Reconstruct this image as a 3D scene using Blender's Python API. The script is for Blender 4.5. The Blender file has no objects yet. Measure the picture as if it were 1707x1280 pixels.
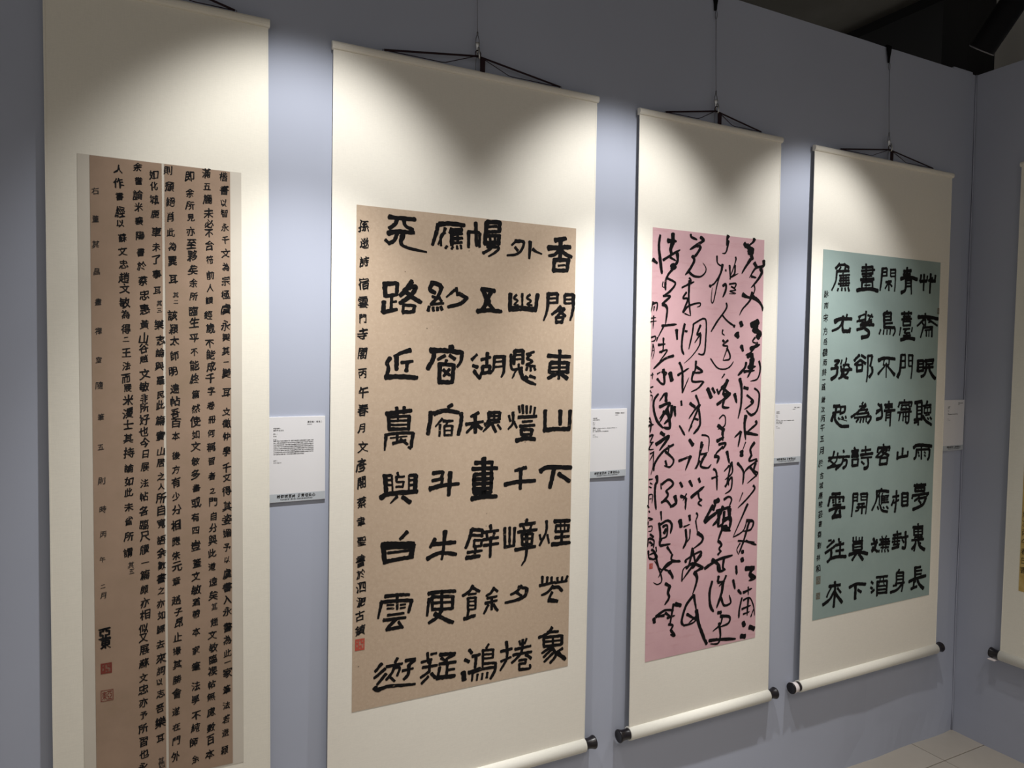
import bpy, bmesh, math, random
from mathutils import Vector, Matrix, noise
rnd = random.Random(7)
C = bpy.context.scene.collection

# ------------------------------------------------------------------ camera
cam = bpy.data.cameras.new('camera')
cam.sensor_width = 36.0
cam.lens = 1191.08 / 1707 * 36.0
cam.clip_start = 0.02
co = bpy.data.objects.new('camera', cam); C.objects.link(co)
cr = Vector((0.8917031, -0.4524246, 0.0133243)).normalized()
cu = Vector((0.0061125, 0.0414724, 0.9991210)).normalized()
cb = cr.cross(cu).normalized(); cu = cb.cross(cr).normalized()
co.matrix_world = Matrix(((cr.x, cu.x, cb.x, 0.0), (cr.y, cu.y, cb.y, -1.7844), (cr.z, cu.z, cb.z, 1.55), (0, 0, 0, 1)))
bpy.context.scene.camera = co

# ------------------------------------------------------------------ exposure, world, lamps
sc = bpy.context.scene
sc.view_settings.view_transform = 'Standard'; sc.view_settings.look = 'None'
sc.view_settings.gamma = 1.0; sc.view_settings.use_curve_mapping = False
sc.view_settings.exposure = 0.0
w = bpy.data.worlds.new('gallery_air'); sc.world = w; w.use_nodes = True
w.node_tree.nodes['Background'].inputs[0].default_value = (1.0, 0.965, 0.92, 1)
w.node_tree.nodes['Background'].inputs[1].default_value = 0.385

def area(name, loc, aim, sx, sy, power, col):
    l = bpy.data.lights.new(name, 'AREA'); l.shape = 'RECTANGLE'; l.size = sx; l.size_y = sy; l.energy = power; l.color = col
    o = bpy.data.objects.new(name, l); C.objects.link(o); o.location = loc
    o.rotation_euler = (Vector(aim) - Vector(loc)).to_track_quat('-Z', 'Y').to_euler(); return o
ga = area('gallery_fill_light', (1.0, -2.7, 3.2), (1.0, -2.6, 0.0), 3.4, 1.2, 30, (1.0, 0.90, 0.80)); ga.data.spread = math.radians(125)  # unseen soft fill, added to lift the floor and lower walls

def spot(name, loc, aim, size, blend, power, col=(1.0, 0.992, 0.98), rad=0.022):
    l = bpy.data.lights.new(name, 'SPOT'); l.spot_size = math.radians(size); l.spot_blend = blend
    l.energy = power; l.color = col; l.shadow_soft_size = rad
    o = bpy.data.objects.new(name, l); C.objects.link(o); o.location = loc
    o.rotation_euler = (Vector(aim) - Vector(loc)).to_track_quat('-Z', 'Y').to_euler(); return o
LAMP_Y, LAMP_Z = -0.56, 2.42
LAMP_X = (0.33, 1.24, 2.08)
LAMP_DIR = Vector((0.0, 0.63, -0.776)).normalized()
END_LAMP = Vector((2.36, -1.02, 2.42)); END_DIR = Vector((0.63, 0.0, -0.776)).normalized()
spot('spotlight_beam', END_LAMP + END_DIR * 0.004, END_LAMP + END_DIR, 80, 0.7, 12)
spot('spotlight_core', END_LAMP + END_DIR * 0.004, (3.0, -1.02, 1.1), 64, 1.0, 30)
for i, lx in enumerate(LAMP_X):
    p = Vector((lx, LAMP_Y, LAMP_Z)) + LAMP_DIR * 0.004
    k = (1.0, 1.0, 0.85)[i]
    spot('spotlight_beam', p, p + LAMP_DIR, 82, 0.7, 22 * k)
    spot('spotlight_core', p, (lx, 0, 1.0), 62, 1.0, 63 * k)

# ------------------------------------------------------------------ helpers
def mesh_obj(name, bm, mats, parent=None, smooth=False, recalc=True):
    if recalc: bmesh.ops.recalc_face_normals(bm, faces=bm.faces[:])
    me = bpy.data.meshes.new(name); bm.to_mesh(me); bm.free()
    for m in (mats if isinstance(mats, (list, tuple)) else [mats]): me.materials.append(m)
    if smooth: me.polygons.foreach_set('use_smooth', [True] * len(me.polygons))
    o = bpy.data.objects.new(name, me); C.objects.link(o)
    if parent: o.parent = parent
    return o
def tag(o, label=None, cat=None, group=None, kind=None):
    if label: o['label'] = label
    if cat: o['category'] = cat
    if group: o['group'] = group
    if kind: o['kind'] = kind
    return o
def thing(name, loc, label, cat, group=None, rz=0.0):
    o = bpy.data.objects.new(name, None); C.objects.link(o); o.location = loc; o.rotation_euler = (0, 0, rz)
    o.empty_display_size = 0.1
    return tag(o, label, cat, group)
def box(bm, x0, x1, y0, y1, z0, z1, mi=0, bev=0.0):
    v = [bm.verts.new(p) for p in ((x0,y0,z0),(x1,y0,z0),(x1,y1,z0),(x0,y1,z0),(x0,y0,z1),(x1,y0,z1),(x1,y1,z1),(x0,y1,z1))]
    fs = [bm.faces.new([v[i] for i in q]) for q in ((3,2,1,0),(4,5,6,7),(0,1,5,4),(1,2,6,5),(2,3,7,6),(3,0,4,7))]
    for f in fs: f.material_index = mi
    if bev:
        es = list({e for f in fs for e in f.edges}); bmesh.ops.bevel(bm, geom=es, offset=bev, segments=2, affect='EDGES', profile=0.6)
def lathe(bm, prof, c, axis, seg=24, cap=True):
    """prof: (distance along axis, radius)"""
    a = Vector(axis).normalized(); t = a.orthogonal().normalized(); b = a.cross(t); c = Vector(c); rings = []
    for d, r in prof:
        rings.append([bm.verts.new(c + a * d + (t * math.cos(2*math.pi*i/seg) + b * math.sin(2*math.pi*i/seg)) * r) for i in range(seg)])
    for r0, r1 in zip(rings, rings[1:]):
        for i in range(seg): bm.faces.new((r0[i], r0[(i+1) % seg], r1[(i+1) % seg], r1[i]))
    if cap: bm.faces.new(rings[0][::-1]); bm.faces.new(rings[-1])
def tube(bm, pts, r, seg=8, flat=None):
    pts = [Vector(p) for p in pts]; rings = []
    for i, p in enumerate(pts):
        d = (pts[min(i+1, len(pts)-1)] - pts[max(i-1, 0)]).normalized()
        up = Vector((0, -1, 0)) if abs(d.y) < 0.9 else Vector((0, 0, 1))
        s = d.cross(up).normalized(); t = s.cross(d)
        rr = r[i] if isinstance(r, (list, tuple)) else r
        fl = flat if flat else rr
        rings.append([bm.verts.new(p + s * math.cos(2*math.pi*k/seg) * rr + t * math.sin(2*math.pi*k/seg) * fl) for k in range(seg)])
    for r0, r1 in zip(rings, rings[1:]):
        for i in range(seg): bm.faces.new((r0[i], r0[(i+1) % seg], r1[(i+1) % seg], r1[i]))
    bm.faces.new(rings[0][::-1]); bm.faces.new(rings[-1])
def catmull(P, n=6):
    if len(P) < 3:
        a, b = P[0], P[-1]; return [tuple(a[k] + (b[k]-a[k]) * i / n for k in range(len(a))) for i in range(n + 1)]
    Q = [P[0]] + P + [P[-1]]; out = []
    for i in range(1, len(Q) - 2):
        for j in range(n):
            t = j / n
            out.append(tuple(0.5*((2*Q[i][k]) + (-Q[i-1][k]+Q[i+1][k])*t + (2*Q[i-1][k]-5*Q[i][k]+4*Q[i+1][k]-Q[i+2][k])*t*t + (-Q[i-1][k]+3*Q[i][k]-3*Q[i+1][k]+Q[i+2][k])*t**3) for k in range(len(P[0]))))
    out.append(tuple(P[-1])); return out

# ------------------------------------------------------------------ materials
class NT:
    def __init__(s, name, rough=0.8, spec=0.3, col=(0.5,0.5,0.5)):
        s.m = bpy.data.materials.new(name); s.m.use_nodes = True; s.n = s.m.node_tree.nodes; s.l = s.m.node_tree.links
        s.b = s.n['Principled BSDF']; s.b.inputs['Base Color'].default_value = (*col, 1)
        s.b.inputs['Roughness'].default_value = rough; s.b.inputs['Specular IOR Level'].default_value = spec
        s.tc = s.n.new('ShaderNodeTexCoord')
    def noise(s, scale, detail=3, rough=0.55, stretch=None):
        t = s.n.new('ShaderNodeTexNoise'); t.inputs['Scale'].default_value = scale; t.inputs['Detail'].default_value = detail; t.inputs['Roughness'].default_value = rough
        if stretch:
            mp = s.n.new('ShaderNodeMapping'); mp.inputs['Scale'].default_value = stretch
            s.l.new(s.tc.outputs['Object'], mp.inputs[0]); s.l.new(mp.outputs[0], t.inputs[0])
        else: s.l.new(s.tc.outputs['Object'], t.inputs[0])
        return t.outputs[0]
    def ramp(s, src, stops):
        r = s.n.new('ShaderNodeValToRGB'); e = r.color_ramp.elements
        while len(e) < len(stops): e.new(0.5)
        for k, (p, c) in enumerate(stops): e[k].position = p; e[k].color = (*c, 1) if len(c) == 3 else c
        s.l.new(src, r.inputs[0]); return r.outputs[0]
    def mix(s, fac, a, b, mode='MIX'):
        x = s.n.new('ShaderNodeMix'); x.data_type = 'RGBA'; x.blend_type = mode
        for i, v in ((0, fac), (6, a), (7, b)):
            if isinstance(v, bpy.types.NodeSocket): s.l.new(v, x.inputs[i])
            else: x.inputs[i].default_value = v if i == 0 else (*v, 1)
        return x.outputs[2]
    def color(s, src): s.l.new(src, s.b.inputs['Base Color']); return s
    def bump(s, src, strength=0.2, dist=0.001):
        b = s.n.new('ShaderNodeBump'); b.inputs['Strength'].default_value = strength; b.inputs['Distance'].default_value = dist
        prev = s.b.inputs['Normal'].links
        if prev: s.l.new(prev[0].from_socket, b.inputs['Normal'])
        s.l.new(src, b.inputs['Height']); s.l.new(b.outputs[0], s.b.inputs['Normal']); return s

def fabric(name, c):
    t = NT(name, 0.92, 0.12)
    f = t.noise(1.3, 3); d = tuple(x * 0.93 for x in c)
    t.color(t.ramp(f, [(0.3, d), (0.7, c)]))
    t.bump(t.noise(900, 2, stretch=(1, 1, 0.35)), 0.12, 0.0006)
    t.bump(t.noise(5.5, 2, 0.4, stretch=(1, 1, 0.5)), 0.25, 0.006)
    return t.m
M_WALL = fabric('blue_grey_wall_cloth', (0.42, 0.45, 0.54))
M_WALL2 = fabric('blue_grey_wall_cloth_shaded', (0.40, 0.425, 0.51))  # same cloth as the long wall, with the end wall's shade in its colour
def silk(name, c):
    t = NT(name, 0.78, 0.25)
    h = t.noise(60, 3, 0.6, stretch=(1, 1, 14)); v = t.noise(60, 3, 0.6, stretch=(14, 14, 1))
    a = t.ramp(h, [(0.35, tuple(x*0.955 for x in c)), (0.65, c)])
    b = t.ramp(v, [(0.35, (0.97, 0.97, 0.97)), (0.65, (1, 1, 1))])
    t.color(t.mix(1.0, a, b, 'MULTIPLY'))
    t.bump(h, 0.10, 0.0006); t.bump(v, 0.08, 0.0005)
    t.bump(t.noise(3.0, 2, 0.4), 0.25, 0.006)
    return t.m
M_SILK = silk('ivory_silk_mounting', (0.83, 0.79, 0.70))
M_SILK1 = silk('pale_beige_silk_mounting', (0.80, 0.76, 0.66))
M_SILK5 = silk('cream_silk_mounting', (0.80, 0.77, 0.68))
M_ROLL = silk('ivory_roller_silk', (0.86, 0.84, 0.76))
def paper(name, base, dark, light, flecks=True, scale=26, spots=None):
    t = NT(name, 0.88, 0.15)
    a = t.noise(scale, 5, 0.65); b = t.noise(2.2, 2)
    c = t.ramp(a, [(0.30, dark), (0.5, base), (0.72, light)])
    c = t.mix(t.ramp(b, [(0.35, (0,0,0)), (0.7, (0.35,0.35,0.35))]), c, dark)
    if flecks:
        v = t.n.new('ShaderNodeTexVoronoi'); v.inputs['Scale'].default_value = 34; t.l.new(t.tc.outputs['Object'], v.inputs[0])
        k = t.ramp(v.outputs['Distance'], [(0.045, (1,1,1)), (0.075, (0,0,0))])
        sel = t.n.new('ShaderNodeSeparateColor'); t.l.new(v.outputs['Color'], sel.inputs[0])
        g = t.ramp(sel.outputs[0], [(0.86, (0,0,0)), (0.88, (1,1,1))])
        c = t.mix(t.mix(1.0, k, g, 'MULTIPLY'), c, tuple(x * 0.35 for x in base))
    if spots:
        v2 = t.noise(160, 3, 0.7); c = t.mix(t.ramp(v2, [(0.60, (0,0,0)), (0.72, (0.55,0.55,0.55))]), c, spots)
    t.color(c); return t
p = paper('tan_speckled_paper', (0.475, 0.365, 0.268), (0.445, 0.338, 0.245), (0.51, 0.395, 0.292), True, 110, (0.60, 0.47, 0.35)); M_P2 = p.m
p = paper('brown_aged_paper', (0.315, 0.222, 0.160), (0.28, 0.20, 0.138), (0.355, 0.25, 0.18), False, 9); M_P1 = p.m
# dyed pink paper with faint darker horizontal streaks
p = paper('pink_paper', (0.60, 0.375, 0.40), (0.555, 0.34, 0.365), (0.64, 0.41, 0.43), False, 6)
st = p.noise(9, 4, 0.7, stretch=(1, 1, 7)); cc = p.b.inputs['Base Color'].links[0].from_socket
p.color(p.mix(p.ramp(st, [(0.58, (0,0,0)), (0.66, (0.28,0.28,0.28))]), cc, (0.50, 0.27, 0.27))); M_P3 = p.m
p = paper('teal_paper', (0.285, 0.365, 0.345), (0.262, 0.34, 0.322), (0.305, 0.388, 0.368), False, 5); M_P4 = p.m
p = paper('gold_paper', (0.50, 0.36, 0.13), (0.42, 0.29, 0.09), (0.62, 0.48, 0.22), False, 40); M_P5 = p.m
p = paper('greige_border_paper', (0.57, 0.525, 0.45), (0.545, 0.50, 0.43), (0.59, 0.545, 0.47), False, 8); M_BORDER = p.m
t = NT('black_ink', 0.8, 0.08); a = t.noise(55, 3); t.color(t.ramp(a, [(0.35, (0.006,0.006,0.007)), (0.75, (0.019,0.018,0.018))])); M_INK = t.m
# brush ink that dries out in streaks
def dry(name, pc, amt):
    t = NT(name, 0.8, 0.08); a = t.noise(34, 4, 0.75, stretch=(1, 1, 2.4)); b = t.noise(9, 2)
    f = t.ramp(a, [(0.63, (0,0,0)), (0.72, (amt,amt,amt))]); g = t.ramp(b, [(0.5, (0,0,0)), (0.62, (1,1,1))])
    t.color(t.mix(t.mix(1.0, f, g, 'MULTIPLY'), (0.007, 0.0065, 0.007), pc)); return t.m
M_INK2 = dry('drybrush_ink_on_tan', (0.40, 0.29, 0.20), 0.75)
M_INK3 = dry('drybrush_ink_on_pink', (0.50, 0.28, 0.30), 0.6)
M_INK4 = dry('ink_on_teal', (0.16, 0.22, 0.20), 0.25)
M_NOTE = NT('grey_black_note_ink', 0.7, 0.2, (0.022, 0.020, 0.020)).m
M_RED = NT('vermilion_seal_paste', 0.75, 0.2, (0.42, 0.075, 0.05)).m
M_RED1 = NT('dark_red_seal_paste', 0.75, 0.2, (0.17, 0.036, 0.026)).m
M_BROWNSEAL = NT('faded_brown_seal_paste', 0.75, 0.2, (0.15, 0.14, 0.11)).m
M_CORD = NT('dark_maroon_cord', 0.7, 0.3, (0.016, 0.004, 0.007)).m
t = NT('black_lacquer_knob', 0.32, 0.5, (0.008, 0.006, 0.008)); t.bump(t.noise(40, 2), 0.1, 0.0005); M_KNOB = t.m
M_TAPE = NT('white_paper_tape', 0.75, 0.2, (0.78, 0.72, 0.72)).m
t = NT('brushed_steel', 0.35, 0.5, (0.55, 0.55, 0.54)); t.b.inputs['Metallic'].default_value = 1.0; M_STEEL = t.m
t = NT('steel_cable', 0.45, 0.5, (0.16, 0.16, 0.17)); t.b.inputs['Metallic'].default_value = 0.7; M_CABLE = t.m
M_CARD = NT('white_card', 0.7, 0.25, (0.72, 0.71, 0.72)).m
M_CORE = NT('foam_board_edge', 0.8, 0.2, (0.80, 0.80, 0.80)).m
M_BAND = NT('pale_blue_grey_print', 0.7, 0.2, (0.46, 0.49, 0.52)).m
M_PRINT = NT('grey_black_print', 0.7, 0.2, (0.02, 0.018, 0.018)).m
t = NT('black_painted_ceiling', 0.9, 0.15); t.color(t.ramp(t.noise(6, 3), [(0.3, (0.25,0.24,0.21)), (0.7, (0.29,0.275,0.245))])); M_CEIL = t.m
M_CEILB = NT('matt_black_ceiling_board', 0.95, 0.1, (0.03, 0.03, 0.031)).m
M_BLACK = NT('black_aluminium', 0.6, 0.08, (0.004, 0.004, 0.005)).m
M_GREYWALL = NT('dark_grey_paint', 0.9, 0.15, (0.62, 0.60, 0.56)).m
M_ROOM = NT('pale_grey_paint', 0.9, 0.15, (0.42, 0.41, 0.40)).m
t = NT('beige_porcelain_tile', 0.38, 0.4); t.color(t.ramp(t.noise(3, 5, 0.6), [(0.3, (0.40,0.365,0.315)), (0.7, (0.47,0.43,0.375))])); t.bump(t.noise(20, 3), 0.05, 0.001); M_TILE = t.m
M_GROUT = NT('dark_grout', 0.9, 0.1, (0.09, 0.07, 0.055)).m
t = NT('lamp_lens', 0.3, 0.5, (0.10, 0.10, 0.11)); M_RIM = t.m
t = NT('lit_reflector', 0.4, 0.5, (0.9, 0.9, 0.85)); t.b.inputs['Emission Color'].default_value = (1, 0.95, 0.86, 1); t.b.inputs['Emission Strength'].default_value = 0.6; M_LIT = t.m

# ------------------------------------------------------------------ setting
XC, TOP = 3.005, 2.712          # inner corner and panel height
def cloth_panel(parent, a, b, axis, z1, mat, name='panel', dip=0.0):
    """cloth-covered exhibition board with rounded long edges and slight waves at its foot"""
    bm = bmesh.new(); n, k = 10, 22; th = 0.04; g = []
    for j in range(k + 1):
        z = z1 * j / k; row = []
        for i in range(n + 1):
            s = i / n; e = min(s, 1 - s) * (b - a); r = 0.0022 * max(0.0, 1 - e / 0.006) ** 2
            low = max(0.0, 1 - z / 0.55)
            wv = 0.006 * low * noise.noise(Vector((a + s * (b - a), z * 2.5, 3.0)) * 5.0)
            x = a + s * (b - a)
            row.append(bm.verts.new((x, wv + r, z)))
        g.append(row)
    for j in range(k):
        for i in range(n): bm.faces.new((g[j][i], g[j][i+1], g[j+1][i+1], g[j+1][i]))
    bk = [[bm.verts.new((r[0].co.x, th, r[0].co.z)), bm.verts.new((r[-1].co.x, th, r[-1].co.z))] for r in (g[0], g[-1])]
    bm.faces.new([bk[0][0], bk[0][1], bk[1][1], bk[1][0]])
    bm.faces.new([v for v in g[-1]] + [bk[1][1], bk[1][0]]); bm.faces.new([v for v in g[0]][::-1] + [bk[0][0], bk[0][1]])
    bm.faces.new([r[0] for r in g] + [bk[1][0], bk[0][0]]); bm.faces.new([r[-1] for r in g][::-1] + [bk[0][1], bk[1][1]])
    o = mesh_obj(name, bm, mat, parent, smooth=False)
    if axis == 'Y': o.rotation_euler = (0, 0, -math.pi / 2)
    return o
# long display wall, front face y = 0; a stud frame carries cloth panels
bm = bmesh.new(); box(bm, -2.2, XC + 0.08, 0.042, 0.075, 0.0, TOP - 0.03)
wl = mesh_obj('wall_left', bm, M_WALL); tag(wl, 'long blue-grey cloth display wall behind the row of scrolls', kind='structure')
for a, b in ((-2.2, -1.065), (-1.065, 0.11), (0.11, 1.285), (1.285, 2.458), (2.458, XC + 0.001)): cloth_panel(wl, a, b, 'X', TOP, M_WALL)
# small raised flap of cloth along the top near the corner
bm = bmesh.new(); box(bm, 2.86, 2.985, 0.002, 0.012, TOP - 0.004, TOP + 0.010, bev=0.003); mesh_obj('cloth_flap', bm, M_WALL, wl)
# end wall, front face x = XC
bm = bmesh.new(); box(bm, XC + 0.042, XC + 0.075, -4.6, 0.04, 0.0, TOP - 0.03)
wr = mesh_obj('wall_right', bm, M_WALL2); tag(wr, 'blue-grey cloth end wall at right with the fifth scroll', kind='structure')
for a, b in ((0.0, 1.17), (1.17, 2.34), (2.34, 3.5), (3.5, 4.6)):
    o = cloth_panel(wr, a, b, 'Y', TOP, M_WALL2); o.location = (XC, 0, 0)
bm = bmesh.new()
pts = [(XC - 0.002 + 0.0015 * math.sin(z * 9), -0.002, z) for z in [i * 0.0904 for i in range(31)]]
pts[-1] = (XC - 0.002, -0.002, TOP); tube(bm, pts, 0.0022, 6)
o = mesh_obj('trim_1', bm, M_WALL2, None, True); tag(o, 'folded cloth seam down the inner corner of the display walls', kind='structure')
# floor: grout bed and separate tiles
bm = bmesh.new(); box(bm, -3.2, 6.2, -6.0, 2.4, -0.06, -0.003)
fl = mesh_obj('floor', bm, M_GROUT); tag(fl, 'beige tiled gallery floor', kind='structure')
TS, g = 0.60, 0.0016
bmt = bmesh.new(); box(bmt, g, TS - g, g, TS - g, -0.012, 0.0, bev=0.0012); tile0 = mesh_obj('tile', bmt, M_TILE, fl)
first = True
for i in range(-9, 2):
    x0 = 2.747 + i * TS + 0.0
    for j in range(0, 9):
        y0 = -0.132 - (j) * TS
        if x0 > XC: continue
        if first: o = tile0; first = False
        else: o = tile0.copy(); C.objects.link(o)
        o.location = (x0, y0, 0.0)
for i in range(-9, 1):       # row that slides under the long display wall
    o = tile0.copy(); C.objects.link(o); o.location = (2.747 + i * TS, -0.132 + TS, 0.0)
# ceiling with its black lowered board and joint, grey wall seen beyond the end wall, room walls behind the camera
bm = bmesh.new(); box(bm, -3.2, 6.2, -6.0, 2.4, 3.32, 3.40)
ce = mesh_obj('ceiling', bm, M_CEIL); tag(ce, 'dark brown-black ceiling above the display walls', kind='structure')
bm = bmesh.new(); box(bm, 3.44, 6.2, -6.0, 2.4, 3.285, 3.318, bev=0.003); o = mesh_obj('ceiling_board', bm, M_CEILB, ce)
bm = bmesh.new(); box(bm, 3.385, 3.425, -6.0, 2.4, 3.27, 3.318); o = mesh_obj('ceiling_joint', bm, M_CEILB, ce)
bm = bmesh.new(); box(bm, XC + 0.08, 3.28, 0.09, 0.20, 0.0, 3.28); o = mesh_obj('trim_2', bm, M_CEILB); tag(o, 'black post behind the corner of the display walls', kind='structure')
bm = bmesh.new(); box(bm, 3.5, 3.6, -6.0, 0.223, 0.0, 3.283); o = mesh_obj('wall_far', bm, M_GREYWALL); tag(o, 'dark grey wall glimpsed above the end wall', kind='structure')
bm = bmesh.new(); box(bm, -3.2, 6.2, 2.4, 2.5, 0.0, 3.40); o = mesh_obj('wall_back', bm, M_CEILB); tag(o, 'black wall behind the display walls', kind='structure')

# ------------------------------------------------------------------ brush strokes and characters
S1_TEXT = """楷526,2726 書530,2666 以526,2606 智529,2561 永531,2497 千532,2440 文537,2380 為537,2316 宗535,2255 極532,2190 虞536,2126 永539,2051 興539,1996 其541,1935 一544,1883 變538,1832 耳540,1744 文539,1653 徵537,1601 仲534,1540 學536,1471 千539,1396 文544,1350 得540,1289 其537,1216 姿537,1156 媚534,1090 予539,1024 以533,967 虞536,904 書538,837 入535,780 永535,725 書536,649 為539,590 此536,529 一535,485 家532,436 筆529,356 法526,282 若526,216 退522,152 穎519,71|滿453,2732 五456,2672 簏458,2617 未462,2554 必464,2507 不464,2463 合466,2412 符466,2346 前468,2276 人468,2219 顧462,2162 經459,2095 歲467,2038 不464,1966 能467,1918 成469,1864 千466,1809 字469,1751 卷468,1684 冊471,1620 何468,1558 稱467,1494 習468,1429 者470,1361 之472,1294 門475,1240 自477,1175 分474,1121 與471,1067 此468,1005 道468,942 遠473,871 矣472,808 趙477,684 文468,624 敏471,565 臨470,510 禊467,455 帖464,394 無461,336 慮461,265 數460,191 百457,136 本454,68|即384,2708 余386,2637 所386,2581 見388,2528 亦388,2465 至391,2412 夥393,2359 矣396,2297 余398,2237 所398,2177 臨397,2111 生400,2060 平400,1990 不399,1927 能400,1866 終401,1806 篇404,1736 然404,1672 使403,1615 如403,1554 文403,1500 敏402,1433 多402,1372 書404,1311 或403,1246 有400,1177 四400,1117 豈400,1048 蓋404,966 文401,907 敏401,845 猶400,788 帶400,732 本399,650 家398,565 筆398,489 法397,398 學394,337 不397,260 純394,206 師388,140 余393,59|則299,2725 頹304,2655 絕307,2588 肖306,2523 此308,2455 為314,2394 異313,2329 耳315,2248 該312,2088 穎317,2029 太319,1976 師319,1910 明313,1841 遠318,1762 帖320,1706 吾320,1652 百323,1608 本322,1551 後322,1463 方321,1399 有321,1342 少321,1279 分323,1218 相318,1147 應320,1078 朱320,1011 元322,960 章319,894 趙318,808 子326,753 昂329,704 止323,639 撮320,576 其319,513 勝319,444 會318,380 遂315,299 在315,227 門314,163 外311,91|如241,2699 化243,2651 城243,2593 鹿245,2529 車250,2453 未249,2386 了249,2330 事251,2266 耳252,2195 樂258,2047 志263,1978 論260,1922 與259,1863 羅262,1800 民261,1735 此260,1691 篇260,1622 實260,1554 山262,1485 居260,1434 之260,1372 人261,1328 所260,1276 自262,1223 寬261,1163 語259,1089 余260,1031 數260,973 書258,915 之257,860 亦256,801 如258,748 歸254,686 去253,618 來255,555 詞254,498 以248,446 志252,394 吾250,329 樂251,262 耳250,190|余180,2725 嘗183,2665 論179,2604 米182,2553 襄183,2493 陽187,2429 書189,2359 於191,2299 蔡196,2235 忠201,2174 惠202,2113 黃200,2045 山197,1985 谷198,1942 趙196,1893 文200,1828 敏198,1773 非197,1723 所197,1680 好197,1630 也194,1575 今198,1525 日201,1475 展198,1419 法195,1348 帖193,1287 各192,1224 臨193,1164 尺194,1112 牘193,1054 一195,994 篇195,939 頗192,874 亦191,814 相193,761 似186,700 又186,659 展190,605 蘇187,544 文184,479 忠184,426 亦183,367 予183,310 所180,251 習182,191 也184,134 永178,76|人106,2704 作106,2647 書110,2590 經112,2525 以112,2474 蘇119,2414 文119,2357 忠123,2303 趙123,2243 文127,2197 敏125,2137 為128,2085 得129,2023 二129,1978 王130,1920 法130,1862 而128,1810 展133,1767 米135,1715 漫134,1657 士134,1608 其135,1549 持136,1485 論135,1417 如135,1358 此134,1312 未133,1247 省133,1185 所132,1116 謂129,1046"""
S1_NOTE = """右19,2604 董19,2486 其19,2379 昌22,2263 畫26,2135 禪26,2011 室25,1888 隨27,1780 筆31,1644 五29,1514 則31,1368 時35,1245 丙35,1136 午32,1026 二32,909 月33,870 其477,755 一478,742 其326,2180 二326,2149 其260,2140 三260,2109 其252,86 四255,64 其140,990 五142,961"""
S1_SIGN = """亞36,702 東40,659"""
S2_NOTE = """孫35,2445 逖41,2362 詩40,2268 宿39,2160 雲37,2067 門37,1986 寺37,1908 閣38,1813 丙39,1714 午43,1622 春40,1530 月36,1439 文42,1344 彥36,1251 閣39,1166 蔡40,1063 聿38,966 聖41,867 書38,768 於39,701 泗40,632 淝42,558 古36,488 鎮37,412"""
S4_NOTE = """詠42,2335 南44,2251 宋44,2164 方43,2069 岳46,1996 聽48,1919 雨48,1846 詩45,1781 一42,1726 首41,1675 歲43,1583 次41,1513 丙44,1447 午43,1384 五43,1303 月40,1218 於36,1130 古51,1040 城49,970 唐45,899 陵48,835 芸49,762 書50,693 齋46,616 劉45,539 祥41,450 和43,372"""
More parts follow.
